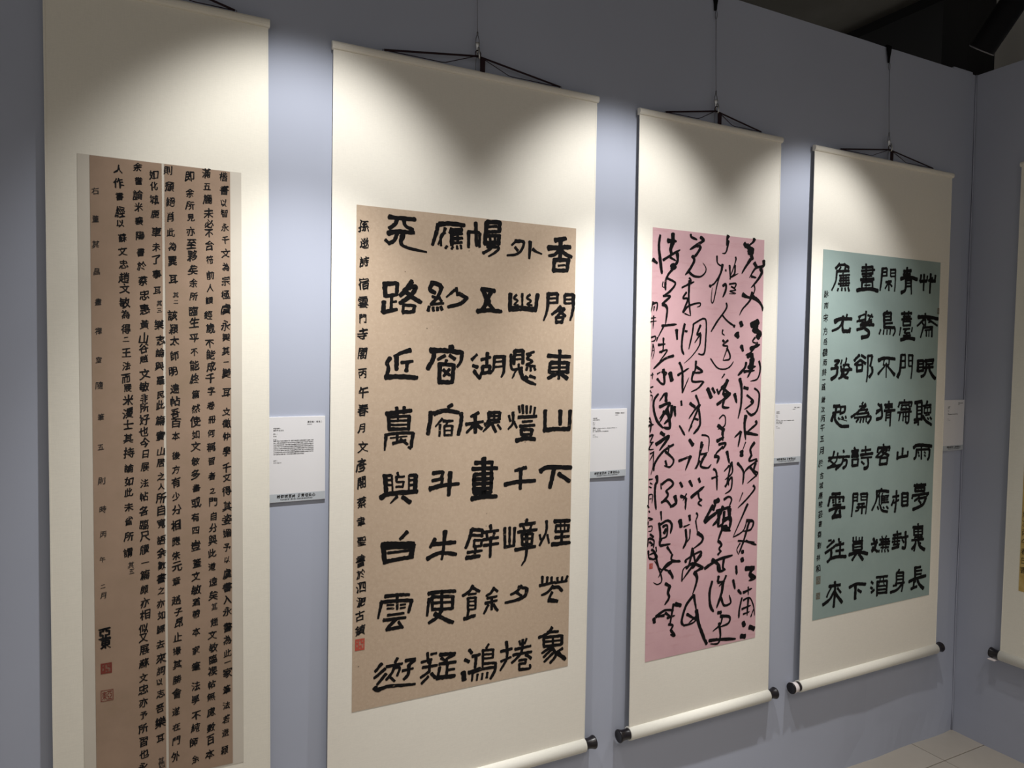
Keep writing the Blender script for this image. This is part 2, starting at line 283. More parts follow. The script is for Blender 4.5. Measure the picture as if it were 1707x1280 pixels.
S2_BRUSH = """
1135 2467 1207 2484 21 21;1092 2421 1161 2429 1238 2437 23 23;1174 2475 1170 2352 22 22;1162 2411 1134 2387 1096 2377 19 14;1180 2412 1213 2391 1248 2381 19 19;1135 2361 1129 2292 20 20;1133 2357 1233 2364 19 19;1226 2364 1218 2298 21 21;1159 2326 1205 2332 10 10;1127 2297 1222 2303 19 19
891 2444 861 2418 13 10;883 2442 926 2444 937 2430 917 2389 884 2368 834 2360 16 11;883 2408 899 2390 13 13;977 2447 972 2353 18 13;993 2406 1021 2392 1052 2384 15 8
603 2466 604 2385 16 16;600 2468 666 2469 14 14;643 2520 650 2397 17 17;668 2466 667 2391 14 14;709 2529 786 2536 19 19;709 2529 700 2428 21 21;786 2536 784 2484 19 19;711 2504 770 2512 13 13;707 2477 783 2484 16 16;695 2452 788 2465 16 16;694 2416 788 2425 19 19;729 2455 731 2423 13 13;758 2461 759 2425 13 13;784 2464 780 2415 19 19;713 2399 779 2399 770 2377 722 2346 16 10;688 2361 721 2379 746 2401 13 13
435 2493 499 2501 579 2499 20 20;430 2490 417 2437 399 2381 20 14;469 2474 459 2444 430 2387 15 9;468 2452 446 2432 447 2381 12 12;503 2477 494 2451 12 12;508 2473 507 2389 21 21;524 2470 565 2473 19 19;512 2446 568 2454 14 14;512 2424 568 2431 14 14;510 2401 566 2408 14 14;539 2473 541 2403 14 14;481 2382 471 2370 11 11;513 2382 507 2369 11 11;537 2388 539 2372 11 11;558 2393 562 2375 11 11
164 2503 204 2502 305 2504 19 19;208 2500 197 2470 166 2446 17 17;245 2493 254 2465 294 2451 16 16;161 2420 209 2434 298 2435 19 19;209 2425 194 2389 164 2368 17 17;147 2386 173 2369 13 13;239 2420 229 2379 248 2361 307 2349 368 2342 21 9
1098 2163 1158 2168 17 17;1098 2165 1093 2077 1071 2012 20 10;1101 2137 1153 2142 10 10;1158 2168 1157 2113 15 15;1099 2111 1157 2117 12 12;1209 2164 1265 2167 16 16;1206 2162 1207 2113 14 14;1210 2137 1261 2141 10 10;1210 2114 1262 2118 10 10;1264 2165 1263 2084 1245 2019 21 12;1180 2097 1152 2068 1123 2048 15 15;1164 2082 1206 2082 1160 2042 14 14;1169 2072 1214 2041 16 16;1149 2032 1198 2035 14 14;1151 2032 1154 2004 14 14;1198 2033 1191 2005 14 14;1150 2005 1194 2009 16 16
858 2151 855 2064 20 20;932 2156 933 2075 12 12;1028 2157 1018 2070 20 20;853 2067 933 2075 1021 2070 24 24;897 2148 881 2129 904 2116 882 2093 908 2091 11 11;981 2154 961 2134 988 2118 964 2099 995 2094 11 11
683 2166 725 2165 763 2161 21 21;699 2152 714 2101 689 2057 21 21;738 2152 722 2104 756 2063 19 19;705 2103 735 2104 18 18;659 2048 727 2056 805 2052 19 19
401 2188 390 2151 418 2134 20 20;405 2186 445 2175 449 2154 20 20;458 2167 430 2112 394 2072 15 15;434 2124 454 2091 14 14;402 2115 434 2105 12 12;394 2073 466 2082 12 12;386 2061 380 2039 14 14;407 2058 410 2040 14 14;431 2059 431 2043 14 14;450 2064 457 2047 14 14;536 2166 545 2128 14 14;528 2154 481 2115 14 9;553 2137 602 2115 17 17;600 2117 562 2085 491 2064 17 17
140 2164 208 2173 20 20;147 2162 151 2102 19 19;212 2173 209 2112 17 17;150 2104 209 2114 15 15;184 2104 181 2040 14 14;144 2077 140 2024 19 19;185 2075 209 2080 10 10;138 2022 212 2040 17 17;290 2188 261 2144 227 2110 19 19;261 2151 311 2157 280 2109 226 2072 19 19;249 2143 287 2109 340 2081 21 21;247 2063 307 2063 13 13;247 2064 243 2029 13 13;307 2063 300 2032 15 15;242 2026 305 2032 15 15
1102 1814 1252 1809 18 18;1181 1846 1177 1682 17 17;1120 1774 1236 1775 19 19;1120 1774 1112 1718 17 17;1236 1775 1233 1717 21 21;1120 1746 1227 1749 12 12;1116 1720 1228 1723 16 16;1172 1717 1105 1686 19 19;1181 1717 1234 1685 21 21
894 1839 942 1840 18 18;891 1839 887 1765 18 18;943 1840 942 1769 18 18;894 1815 938 1818 10 10;895 1792 939 1795 10 10;868 1819 875 1738 940 1746 13 13;905 1738 878 1687 13 8;917 1765 918 1738 12 12;965 1820 1014 1835 13 13;992 1819 970 1797 1003 1780 964 1761 1022 1754 13 13;993 1754 993 1728 12 12;971 1746 965 1732 12 12;1016 1746 1022 1733 12 12;927 1734 952 1683 1026 1651 22 14;960 1699 975 1685 13 13;987 1699 1023 1688 14 14
632 1787 663 1815 16 11;640 1756 667 1747 16 16;653 1729 645 1719 14 14;653 1719 681 1684 18 11;688 1788 744 1802 14 14;724 1825 720 1747 16 16;694 1750 742 1753 16 16;696 1748 697 1716 16 16;741 1752 737 1718 16 16;695 1715 741 1720 16 16;765 1802 827 1807 16 16;767 1802 762 1741 743 1712 16 10;825 1807 825 1726 810 1693 20 10;770 1776 817 1780 10 10;770 1749 817 1753 10 10;681 1687 691 1718 13 13
513 1858 513 1835 26 26;395 1834 485 1833 578 1824 22 22;416 1828 409 1784 381 1736 21 21;575 1823 568 1778 547 1748 19 12;478 1808 438 1786 15 15;505 1809 534 1789 16 16;451 1762 526 1759 17 17;451 1766 446 1664 20 20;528 1759 520 1664 19 19;469 1732 507 1703 14 14;504 1736 471 1699 14 14;446 1667 521 1668 19 19;488 1783 478 1762 14 14;479 1716 495 1716 18 18
287 1833 242 1820 200 1800 18 13;213 1798 213 1732 20 20;238 1769 301 1776 13 13;271 1772 266 1725 16 16;181 1792 163 1767 171 1739 160 1697 17 17;155 1694 240 1697 325 1690 21 21
1091 1504 1091 1389 19 19;1192 1500 1192 1420 21 21;1257 1499 1253 1392 19 19;1084 1391 1165 1395 1257 1393 21 21
861 1481 871 1449 12 12;887 1498 886 1437 858 1405 15 10;894 1445 911 1411 12 12;922 1532 929 1495 12 12;944 1536 950 1490 15 15;971 1531 973 1488 13 13;999 1530 994 1491 12 12;1026 1522 1018 1481 12 12;920 1469 1036 1472 17 17;946 1443 1010 1446 12 12;930 1418 1025 1422 15 15;937 1400 1011 1398 15 15;939 1400 943 1371 17 17;1009 1398 1002 1369 17 17;942 1371 1005 1372 14 14;956 1364 972 1346 13 13;1005 1366 988 1345 12 12;909 1339 965 1349 1030 1341 20 20
678 1501 632 1481 14 14;603 1440 705 1452 14 14;657 1486 659 1392 18 18;647 1431 607 1394 16 11;669 1432 698 1414 16 16;737 1499 806 1500 15 15;737 1499 741 1459 15 15;805 1498 802 1461 15 15;741 1480 797 1480 11 11;737 1457 804 1461 13 13;771 1499 771 1462 11 11;712 1439 806 1447 11 11;754 1443 706 1398 14 10;761 1433 783 1392 15 15;793 1432 813 1407 11 11;733 1457 717 1427 11 11
523 1547 499 1535 15 15;420 1502 482 1517 561 1504 19 19;403 1511 400 1467 388 1394 20 20;576 1500 575 1454 560 1385 19 19;468 1474 429 1433 12 8;455 1443 452 1382 12 12;473 1461 529 1461 12 12;499 1457 489 1440 10 10;479 1435 525 1435 10 10;480 1435 481 1384 11 11;525 1435 521 1382 11 11;483 1411 519 1411 8 8;480 1386 522 1385 10 10
216 1539 220 1512 15 15;258 1540 254 1509 15 15;162 1508 227 1515 296 1521 18 18;174 1495 178 1427 16 16;172 1491 288 1494 13 13;285 1492 281 1421 16 16;179 1470 277 1471 10 10;180 1450 277 1449 10 10;175 1428 282 1427 15 15;223 1510 224 1472 10 10;163 1402 155 1322 16 9;162 1401 228 1407 308 1405 13 13;306 1404 297 1331 16 16;198 1354 267 1369 13 13;221 1400 221 1360 12 12;238 1374 278 1347 13 13;184 1383 274 1389 7 7;282 1333 294 1323 10 10
1066 1158 1114 1177 1272 1167 23 23;1156 1166 1145 1114 1130 1060 23 23;1187 1136 1264 1088 21 21
975 1185 905 1171 18 18;942 1171 939 1066 18 18;842 1097 916 1107 1035 1107 19 19
661 1228 767 1227 18 18;711 1252 715 1035 23 23;645 1197 795 1192 18 18;658 1166 768 1166 16 16;649 1138 770 1137 18 18;649 1115 767 1111 16 16;650 1087 762 1084 18 18;658 1064 759 1061 18 18;642 1034 711 1041 794 1035 21 21;762 1225 758 1159 16 16;658 1166 656 1066 18 18;761 1159 758 1061 18 18
418 1188 475 1192 17 17;475 1192 463 1158 414 1149 15 15;416 1149 470 1153 12 12;473 1157 468 1120 14 14;401 1105 468 1120 20 20;517 1187 509 1064 20 20;464 1119 568 1122 16 16
149 1191 190 1192 13 13;160 1190 166 1103 20 20;168 1168 195 1168 10 10;168 1143 196 1142 10 10;225 1203 231 1182 12 12;215 1180 263 1181 10 10;224 1179 221 1156 258 1154 10 10;259 1154 253 1124 10 10;218 1130 253 1129 10 10;290 1184 326 1184 14 14;324 1183 320 1094 20 20;292 1160 319 1161 11 11;292 1134 319 1136 11 11;195 1191 201 1104 9 9;288 1185 287 1101 9 9;137 1079 187 1096 333 1098 21 21;226 1079 189 1048 13 7;254 1075 295 1044 18 18
1069 795 1077 768 12 12;1113 871 1112 810 1070 734 14 14;1120 790 1132 740 12 12;1165 864 1269 857 19 19;1176 837 1267 831 13 13;1178 837 1174 802 13 13;1263 831 1257 796 15 15;1174 802 1262 797 13 13;1207 860 1208 800 9 9;1235 857 1234 798 9 9;1218 799 1214 725 16 16;1171 768 1266 766 15 15;1150 730 1272 729 19 19
846 857 850 752 15 15;877 857 878 758 13 13;908 851 906 749 15 15;845 750 910 750 14 14;987 890 980 868 16 16;941 862 1040 866 16 16;964 853 971 833 12 12;1015 855 1007 834 12 12;929 824 1051 827 15 15;955 809 1024 807 14 14;955 809 958 749 15 15;1024 807 1019 746 15 15;957 782 1018 779 13 13;958 750 1019 747 14 14;913 726 1043 731 17 17;986 804 984 683 956 632 18 8
647 867 633 818 613 769 17 17;647 867 713 857 17 17;711 855 707 823 15 15;645 837 706 828 13 13;661 806 710 803 13 13;663 806 661 772 13 13;708 803 704 771 13 13;661 772 704 771 13 13;758 880 762 859 15 15;713 845 809 846 14 14;736 837 741 813 13 13;783 834 776 814 13 13;714 803 809 807 14 14;720 771 810 774 14 14;763 813 759 702 15 15;623 744 711 745 13 13;671 769 666 715 13 13;616 715 696 716 19 19
437 838 408 795 16 16;492 874 487 802 475 723 20 13;428 810 552 808 18 18;392 736 450 758 501 755 558 741 18 18
282 891 243 856 16 16;146 837 228 834 318 825 21 21;153 834 164 740 21 21;313 821 304 755 23 23;167 824 299 812 21 21;178 792 295 792 12 12;161 748 229 753 307 757 18 18
1092 552 1093 505 14 14;1125 545 1122 505 13 13;1154 541 1153 506 13 13;1075 502 1177 508 14 14;1192 533 1194 503 13 13;1225 532 1223 502 13 13;1260 533 1246 503 14 14;1177 504 1259 505 12 12;1164 488 1132 458 1089 446 16 12;1170 478 1199 476 1226 451 17 17;1159 453 1135 410 14 14;1135 409 1197 395 19 19
958 518 930 489 891 476 14 14;938 512 994 498 14 14;994 496 982 459 931 440 857 435 19 14;930 480 959 460 13 13
659 557 633 526 598 511 15 15;652 550 699 521 15 15;634 513 679 512 11 11;629 493 678 491 11 11;631 495 632 425 13 13;676 491 675 428 13 13;634 474 673 471 8 8;634 452 674 448 8 8;635 430 674 428 9 9;609 382 674 392 17 17;635 427 627 387 13 13;788 530 767 503 739 491 13 13;788 523 809 506 12 12;745 476 805 479 12 12;734 450 806 456 13 13;773 479 774 408 14 14;753 438 727 393 13 13;783 437 811 398 14 14
402 551 476 550 557 542 17 17;421 529 544 516 14 14;421 529 426 456 14 14;542 516 540 448 16 16;426 497 538 486 12 12;426 462 539 450 14 14;478 548 479 441 15 15;477 449 457 418 406 393 16 16;439 437 497 399 545 373 18 18;406 523 396 432 13 13
166 568 231 567 297 559 15 15;231 565 232 492 13 13;146 541 231 537 315 527 16 16;148 541 131 459 15 10;310 526 293 465 14 14;177 521 214 518 9 9;178 503 214 500 9 9;248 513 278 512 9 9;248 495 276 496 9 9;181 468 269 466 12 12;159 446 279 442 14 14;226 441 182 403 16 16;175 395 258 396 16 16;240 426 263 390 13 13
1163 246 1132 216 1075 201 16 16;1131 223 1205 216 14 14;1110 196 1232 187 15 15;1110 196 1110 143 15 15;1232 187 1229 136 17 17;1116 170 1226 161 11 11;1111 143 1227 136 15 15;1170 193 1171 142 12 12;1166 136 1098 107 14 14;1161 117 1109 82 14 14;1172 94 1114 54 14 14;1161 132 1192 81 1154 40 16 16;1236 112 1194 92 14 14;1197 94 1256 44 21 21
869 213 873 122 833 57 16 12;835 164 905 167 14 14;836 108 900 121 12 12;950 203 959 179 12 12;996 209 984 182 12 12;923 161 1025 162 14 14;912 130 1031 128 14 14;973 207 963 134 904 86 14 14;994 120 1027 89 15 15;950 92 996 90 13 13;996 90 990 65 13 13;953 72 990 68 12 12;953 72 953 40 13 13;953 39 1018 34 1020 55 14 14
643 207 658 186 15 15;617 157 642 141 15 15;610 90 615 47 23 23;661 167 709 170 14 14;685 169 679 100 15 15;640 81 709 92 17 17;759 219 744 198 11 11;720 189 790 183 12 12;726 189 724 98 12 12;788 183 785 136 13 13;727 166 783 160 10 10;728 143 783 138 10 10;723 116 806 106 13 13;804 102 799 61 773 22 15 15;665 69 661 31 11 11;695 63 690 29 11 11;724 61 720 29 11 11;754 61 750 32 12 12;660 77 729 86 792 83 14 14
402 234 407 178 13 13;368 189 427 194 12 12;420 222 453 223 11 11;375 159 458 157 13 13;418 191 412 126 14 14;412 130 364 107 13 13;424 119 447 91 14 14;408 105 370 74 13 13;472 211 560 202 17 17;557 197 508 181 13 13;479 191 514 167 13 13;469 161 565 155 15 15;516 155 511 87 14 14;473 143 462 92 14 14;520 119 558 118 12 12;455 88 560 80 19 19
153 222 118 187 14 14;171 191 114 153 14 14;176 164 130 117 14 14;119 104 132 89 184 96 263 87 335 79 21 12;237 235 225 214 13 13;178 201 264 202 13 13;227 205 209 165 177 132 13 13;220 187 249 183 236 142 12 12;192 149 223 117 12 12;280 214 334 213 15 15;332 209 293 182 15 15;264 163 323 165 12 12;300 182 295 138 272 116 15 15"""
S3_BRUSH = """
749 2649 766 2631 23 23;837 2687 822 2662 781 2636 20 9;771 2639 819 2597 783 2586 27 27;810 2619 806 2596 45 45;814 2573 820 2554 25 25;805 2549 759 2492 732 2452 18 12;842 2529 858 2507 22 22;926 2550 922 2515 854 2495 801 2430 20 13;901 2494 908 2463 862 2406 816 2365 22 11;818 2438 861 2433 14 14;844 2382 850 2351 828 2303 9 9;744 2315 786 2301 849 2297 24 13;827 2334 808 2279 747 2222 719 2179 16 9;817 2311 881 2283 920 2245 924 2214 24 13
731 2133 742 2111 25 25;698 2055 713 2033 36 20;744 1976 757 1945 27 14;828 2117 886 2142 33 33;881 2142 871 2107 851 2079 31 31;856 2087 904 2065 884 2037 31 31;863 2036 842 2008 885 1998 11 11;823 1961 907 1990 20 20;885 2002 829 1938 782 1918 13 13;798 1907 840 1923 20 20;835 1923 846 1884 27 27
606 2686 599 2663 594 2625 23 7;611 2656 598 2599 584 2575 559 2571 12 10;515 2551 521 2506 561 2487 10 10;564 2500 548 2440 500 2377 459 2354 15 10;459 2360 469 2352 14 14;546 2440 520 2364 493 2257 475 2264 481 2346 9 7;570 2363 594 2375 596 2338 572 2291 14 17;589 2464 595 2463 12 12;675 2555 674 2525 624 2407 12 7;624 2498 634 2408 12 12;672 2502 668 2448 638 2423 699 2450 11 11;625 2377 680 2384 671 2357 640 2363 682 2342 631 2332 682 2319 626 2315 9 9
603 2254 602 2216 527 2130 479 2065 9 15;575 2170 616 2137 673 2108 9 14;678 2112 673 2101 14 14
578 2079 574 2056 594 2045 9 9;580 2011 590 2003 14 14;625 2012 581 1980 621 1973 612 1943 584 1881 11 9;616 1962 643 1920 639 1889 584 1881 11 11;479 1892 535 1835 595 1824 645 1840 675 1874 7 11
294 2670 304 2652 347 2641 12 18;375 2659 400 2642 357 2613 292 2575 17 20;338 2604 377 2596 349 2553 317 2521 17 17;312 2536 327 2507 295 2454 258 2415 18 17;281 2438 324 2412 382 2411 420 2440 424 2470 399 2498 14 7
291 2398 302 2373 232 2329 10 10;232 2333 330 2375 8 15;292 2380 290 2270 307 2160 13 13;270 2306 243 2268 281 2262 241 2179 10 15;245 2180 291 2222 377 2244 382 2226 358 2217 12 8;259 2173 302 2160 7 7
197 2068 203 2010 20 12;261 2107 244 2025 242 1952 259 1915 13 18;267 2063 281 2060 12 12;332 2109 324 2050 298 1949 10 13;332 2109 408 2145 436 2127 436 2030 424 1925 376 1921 8 15;390 2103 363 2043 391 2051 345 1991 12 12;392 2044 384 1977 328 1909 263 1860 12 5
55 2645 47 2580 58 2495 74 2410 11 27;4 2491 36 2472 21 13;154 2661 155 2611 24 24;114 2615 183 2617 21 21;155 2611 138 2559 153 2531 23 23;81 2493 144 2530 212 2566 13 16;189 2545 195 2498 173 2467 18 18;135 2515 181 2497 13 13;159 2466 164 2452 41 41;160 2445 119 2402 102 2355 105 2311 11 19;115 2384 157 2372 180 2352 140 2306 86 2274 10 16;84 2361 80 2332 103 2326 6 6;86 2274 141 2273 78 2224 10 18;87 2224 120 2196 108 2095 20 11;81 2090 196 2103 12 15;99 2094 64 2036 43 1999 10 5
95 2015 94 1949 81 1920 11 8;57 1971 111 1979 13 13;67 1927 126 1939 68 1870 10 10;177 1907 104 1884 24 1826 13 16
10 2235 -2 2177 8 8;6 2220 42 2229 38 2179 10 10;20 2207 16 2178 8 8;-1 2134 35 2139 6 6;-5 2113 40 2118 6 6;17 2149 14 2070 7 7;2 2016 33 2024 29 1999 2 1991 8 8;47 2017 43 1992 8 8;16 1977 5 1898 6 6;16 1973 26 1934 14 1883 6 6;11 1934 22 1938 5 5
789 1870 774 1831 719 1784 14 21;841 1886 832 1831 36 36;806 1839 874 1843 18 18;770 1808 864 1816 15 15;838 1823 803 1769 14 14;905 1879 917 1824 893 1761 830 1745 13 11
735 1761 752 1699 751 1590 727 1498 20 14;692 1661 712 1603 20 20;773 1703 810 1695 18 18;801 1652 860 1612 835 1581 11 16;868 1698 912 1658 899 1556 847 1518 799 1550 9 20;839 1612 845 1592 783 1558 13 13
795 1515 786 1449 799 1355 22 16;751 1411 700 1374 13 13;756 1411 733 1311 14 14;886 1477 892 1457 814 1409 15 15;803 1401 910 1382 18 18;800 1339 770 1278 7 7;765 1278 768 1250 27 27
880 1332 844 1290 856 1250 18 18;856 1250 836 1211 905 1216 790 1135 15 9;910 1207 811 1158 786 1096 9 9;895 1192 880 1146 913 1120 824 1062 15 11;731 1202 785 1144 782 1057 15 15;847 1167 908 1104 15 15;878 1043 889 1018 827 960 745 903 13 13;784 1002 754 942 7 7
601 1792 577 1765 9 9;628 1754 599 1685 590 1655 19 16;460 1698 491 1641 24 24;499 1701 520 1671 16 16;539 1693 549 1670 12 12;550 1663 618 1746 12 12;578 1708 651 1661 18 18;600 1654 651 1661 542 1590 19 19;542 1594 601 1624 592 1578 648 1573 14 18;646 1661 600 1654 11 11
564 1502 594 1524 616 1508 611 1455 556 1434 7 11;555 1457 607 1424 21 21;596 1432 587 1394 12 12;548 1357 608 1378 18 18;597 1424 599 1355 14 14;564 1334 624 1339 600 1301 14 14;600 1317 550 1281 531 1251 12 12;531 1259 566 1249 552 1212 18 18
636 1284 659 1206 18 18;523 1175 549 1151 557 1035 12 16;510 1115 565 1126 11 11;659 1190 615 1154 11 11;679 1212 686 1142 626 1099 12 12;674 1205 638 1060 12 12;628 1053 682 1111 679 1034 629 1006 12 12;651 1113 658 1058 11 11
539 959 574 968 27 27;545 943 531 906 16 16;620 968 660 984 686 963 662 910 13 13
225 1866 250 1807 253 1674 12 20;213 1785 301 1829 12 12;358 1874 354 1822 327 1770 13 13;363 1837 413 1807 340 1799 14 14;340 1807 332 1747 419 1747 14 14;424 1743 381 1702 324 1680 14 8;253 1674 303 1770 8 8
245 1622 249 1596 13 13;235 1467 279 1406 8 19;363 1657 389 1605 385 1582 12 15;317 1606 356 1583 17 17;384 1590 347 1553 310 1509 12 12;399 1597 339 1486 312 1427 12 12;390 1567 402 1469 351 1411 12 19;358 1508 387 1500 12 12;312 1435 340 1464 7 7
318 1375 348 1340 17 22;236 1244 330 1269 14 14;330 1269 290 1182 17 12;419 1401 478 1383 476 1292 9 9;420 1355 394 1228 366 1185 14 9;430 1340 412 1280 471 1285 12 12;456 1278 414 1204 474 1186 503 1207 16 12;408 1235 376 1184 10 10
249 1106 268 1078 15 15;325 1112 350 1073 15 20;402 1122 412 1098 16 16;256 1020 304 1001 17 17;303 1031 275 988 8 8;299 1001 296 930 14 14;342 1005 447 1066 16 21;399 1031 410 993 430 983 12 12;430 983 401 963 431 941 12 12
101 1821 108 1734 71 1741 15 15;52 1792 79 1806 8 8;88 1806 125 1799 98 1770 11 11;152 1799 167 1752 25 25;53 1763 81 1734 13 13
64 1669 33 1633 30 1575 59 1502 105 1457 10 21;109 1668 74 1625 11 11;123 1672 124 1624 20 20;75 1589 157 1609 77 1516 15 15;148 1602 104 1530 77 1494 11 11;171 1594 164 1528 114 1482 18 18;135 1573 160 1462 110 1460 18 18;190 1586 201 1527 18 18;103 1559 149 1536 15 15
88 1428 116 1412 18 18;53 1356 153 1404 81 1319 18 18;191 1350 109 1310 47 1240 39 1193 11 18;154 1345 151 1301 12 12;127 1309 193 1254 167 1211 120 1221 12 12;129 1250 139 1220 13 13
62 1159 68 1122 50 1109 18 18;54 1108 51 1043 63 950 13 18;105 1105 159 1131 193 1099 133 1059 12 18;101 1076 95 1113 8 8;143 1058 152 1028 103 987 13 18;103 991 144 999 182 959 12 17;209 1023 219 978 173 956 20 20
3 1785 25 1788 6 6;16 1799 15 1759 7 7;4 1709 22 1714 8 8;0 1691 10 1677 6 6;5 1662 19 1655 15 1626 7 7;0 1525 14 1489 -4 1504 7 7;-4 1475 32 1481 11 11;14 1489 6 1431 11 11;2 1409 29 1416 8 1373 35 1372 10 10;26 1372 0 1330 36 1328 8 8;9 1300 36 1306 6 1257 8 8;36 1314 33 1226 17 1169 6 6;4 1141 35 1143 8 8;13 1119 32 1110 7 7;5 1097 23 1089 7 7;6 1046 3 981 6 6;6 1046 33 1044 30 993 7 7;11 1020 25 1021 5 5
828 819 796 745 707 710 8 12;830 921 707 712 14 8;828 810 886 796 864 747 790 741 16 12;851 808 798 668 761 595 14 14;752 681 902 657 10 10;821 674 917 636 12 18;794 609 794 596 22 22;790 558 796 540 24 24;770 663 743 623 761 587 8 8
740 513 746 457 14 22;715 422 734 360 14 22;762 348 792 318 14 22;826 485 901 480 26 26;884 469 862 437 898 407 16 22;874 436 915 413 858 399 18 18;808 324 888 343 14 14;853 357 855 300 10 10;798 291 778 217 774 158 10 18;810 272 867 281 904 224 917 153 10 10;856 283 848 163 14 14;800 214 880 228 12 12;813 177 870 186 10 10;883 149 910 206 8 8
815 121 824 98 26 26;873 81 915 62 26 26;795 30 835 23 26 26
525 938 452 837 17 23;458 837 569 893 23 23;612 922 571 843 528 805 19 19;558 894 678 917 19 19;580 883 572 792 23 23;624 888 615 813 572 792 17 17;668 901 670 825 25 25;615 830 680 841 672 766 23 23;672 766 616 788 616 771 683 756 19 19;649 785 616 780 575 700 21 17
575 700 608 672 587 649 604 622 15 15;604 630 577 608 13 13;529 580 579 545 602 504 21 21;466 530 578 574 705 589 16 20;633 585 623 519 646 499 16 16;579 532 591 497 641 500 17 17
533 438 513 365 521 281 550 235 13 25;587 464 582 431 17 17;653 460 637 433 594 396 13 13;626 417 617 351 576 256 19 19;582 423 643 423 14 14;613 318 642 263 697 272 684 325 14 14
588 220 616 220 19 19;627 193 612 141 548 105 12 12;611 196 689 179 684 138 613 124 16 14;601 151 614 64 594 17 528 24 15 12;517 47 593 42 750 20 16 22
254 864 265 822 27 20;330 889 336 856 18 13;387 900 398 883 383 852 11 11;286 820 337 832 9 9;302 802 309 729 284 682 13 18;338 799 334 742 304 713 9 9;401 768 444 739 435 707 372 673 20 13;383 852 402 764 9 9
362 674 343 594 334 563 15 15;312 590 312 606 426 646 432 608 11 15;432 625 365 559 284 479 20 11;313 549 365 575 455 539 13 21;362 666 386 573 365 542 13 13;279 472 292 551 365 567 9 9;450 540 382 516 19 13;382 516 404 480 395 432 370 377 22 13
380 368 319 311 285 217 302 182 15 19;302 182 375 187 416 213 11 11;380 368 404 265 17 13;404 265 428 170 490 35 21 25;326 252 417 197 15 15;410 231 343 192 11 11;484 52 496 30 19 19
101 934 107 877 11 11;88 863 100 791 96 719 12 21;88 847 152 873 188 846 180 790 11 20;118 837 153 841 150 777 115 765 13 13;144 818 129 796 18 18;115 765 106 750 11 11;101 719 181 722 13 13;156 705 198 652 13 13;198 652 194 620 266 599 13 13;194 612 120 565 59 628 9 9;260 604 159 600 91 520 12 12;58 684 90 584 116 517 112 486 82 478 52 494 12 7;194 604 140 570 175 550 13 13;175 550 196 523 207 497 18 18
147 473 183 452 18 18;183 452 169 414 179 380 145 340 18 16
142 272 77 274 14 14;77 274 146 304 217 293 15 15;231 332 273 317 22 22;151 287 193 256 15 15;216 334 198 248 189 200 13 13;167 252 228 259 13 13;179 210 214 196 190 168 13 13;200 166 231 128 195 142 15 15;62 265 66 240 20 20
-3 982 7 966 8 8;8 946 13 937 8 8;4 903 38 892 9 887 8 8;4 879 3 856 7 7;5 848 34 849 30 821 6 820 7 7;21 799 46 780 12 12;7 776 3 722 8 8;16 775 51 756 47 709 11 11;17 752 42 733 27 727 11 11;9 697 14 649 11 11;33 702 58 684 19 672 12 12;48 685 78 650 39 638 12 12;67 715 73 682 9 9;19 649 59 636 11 11"""
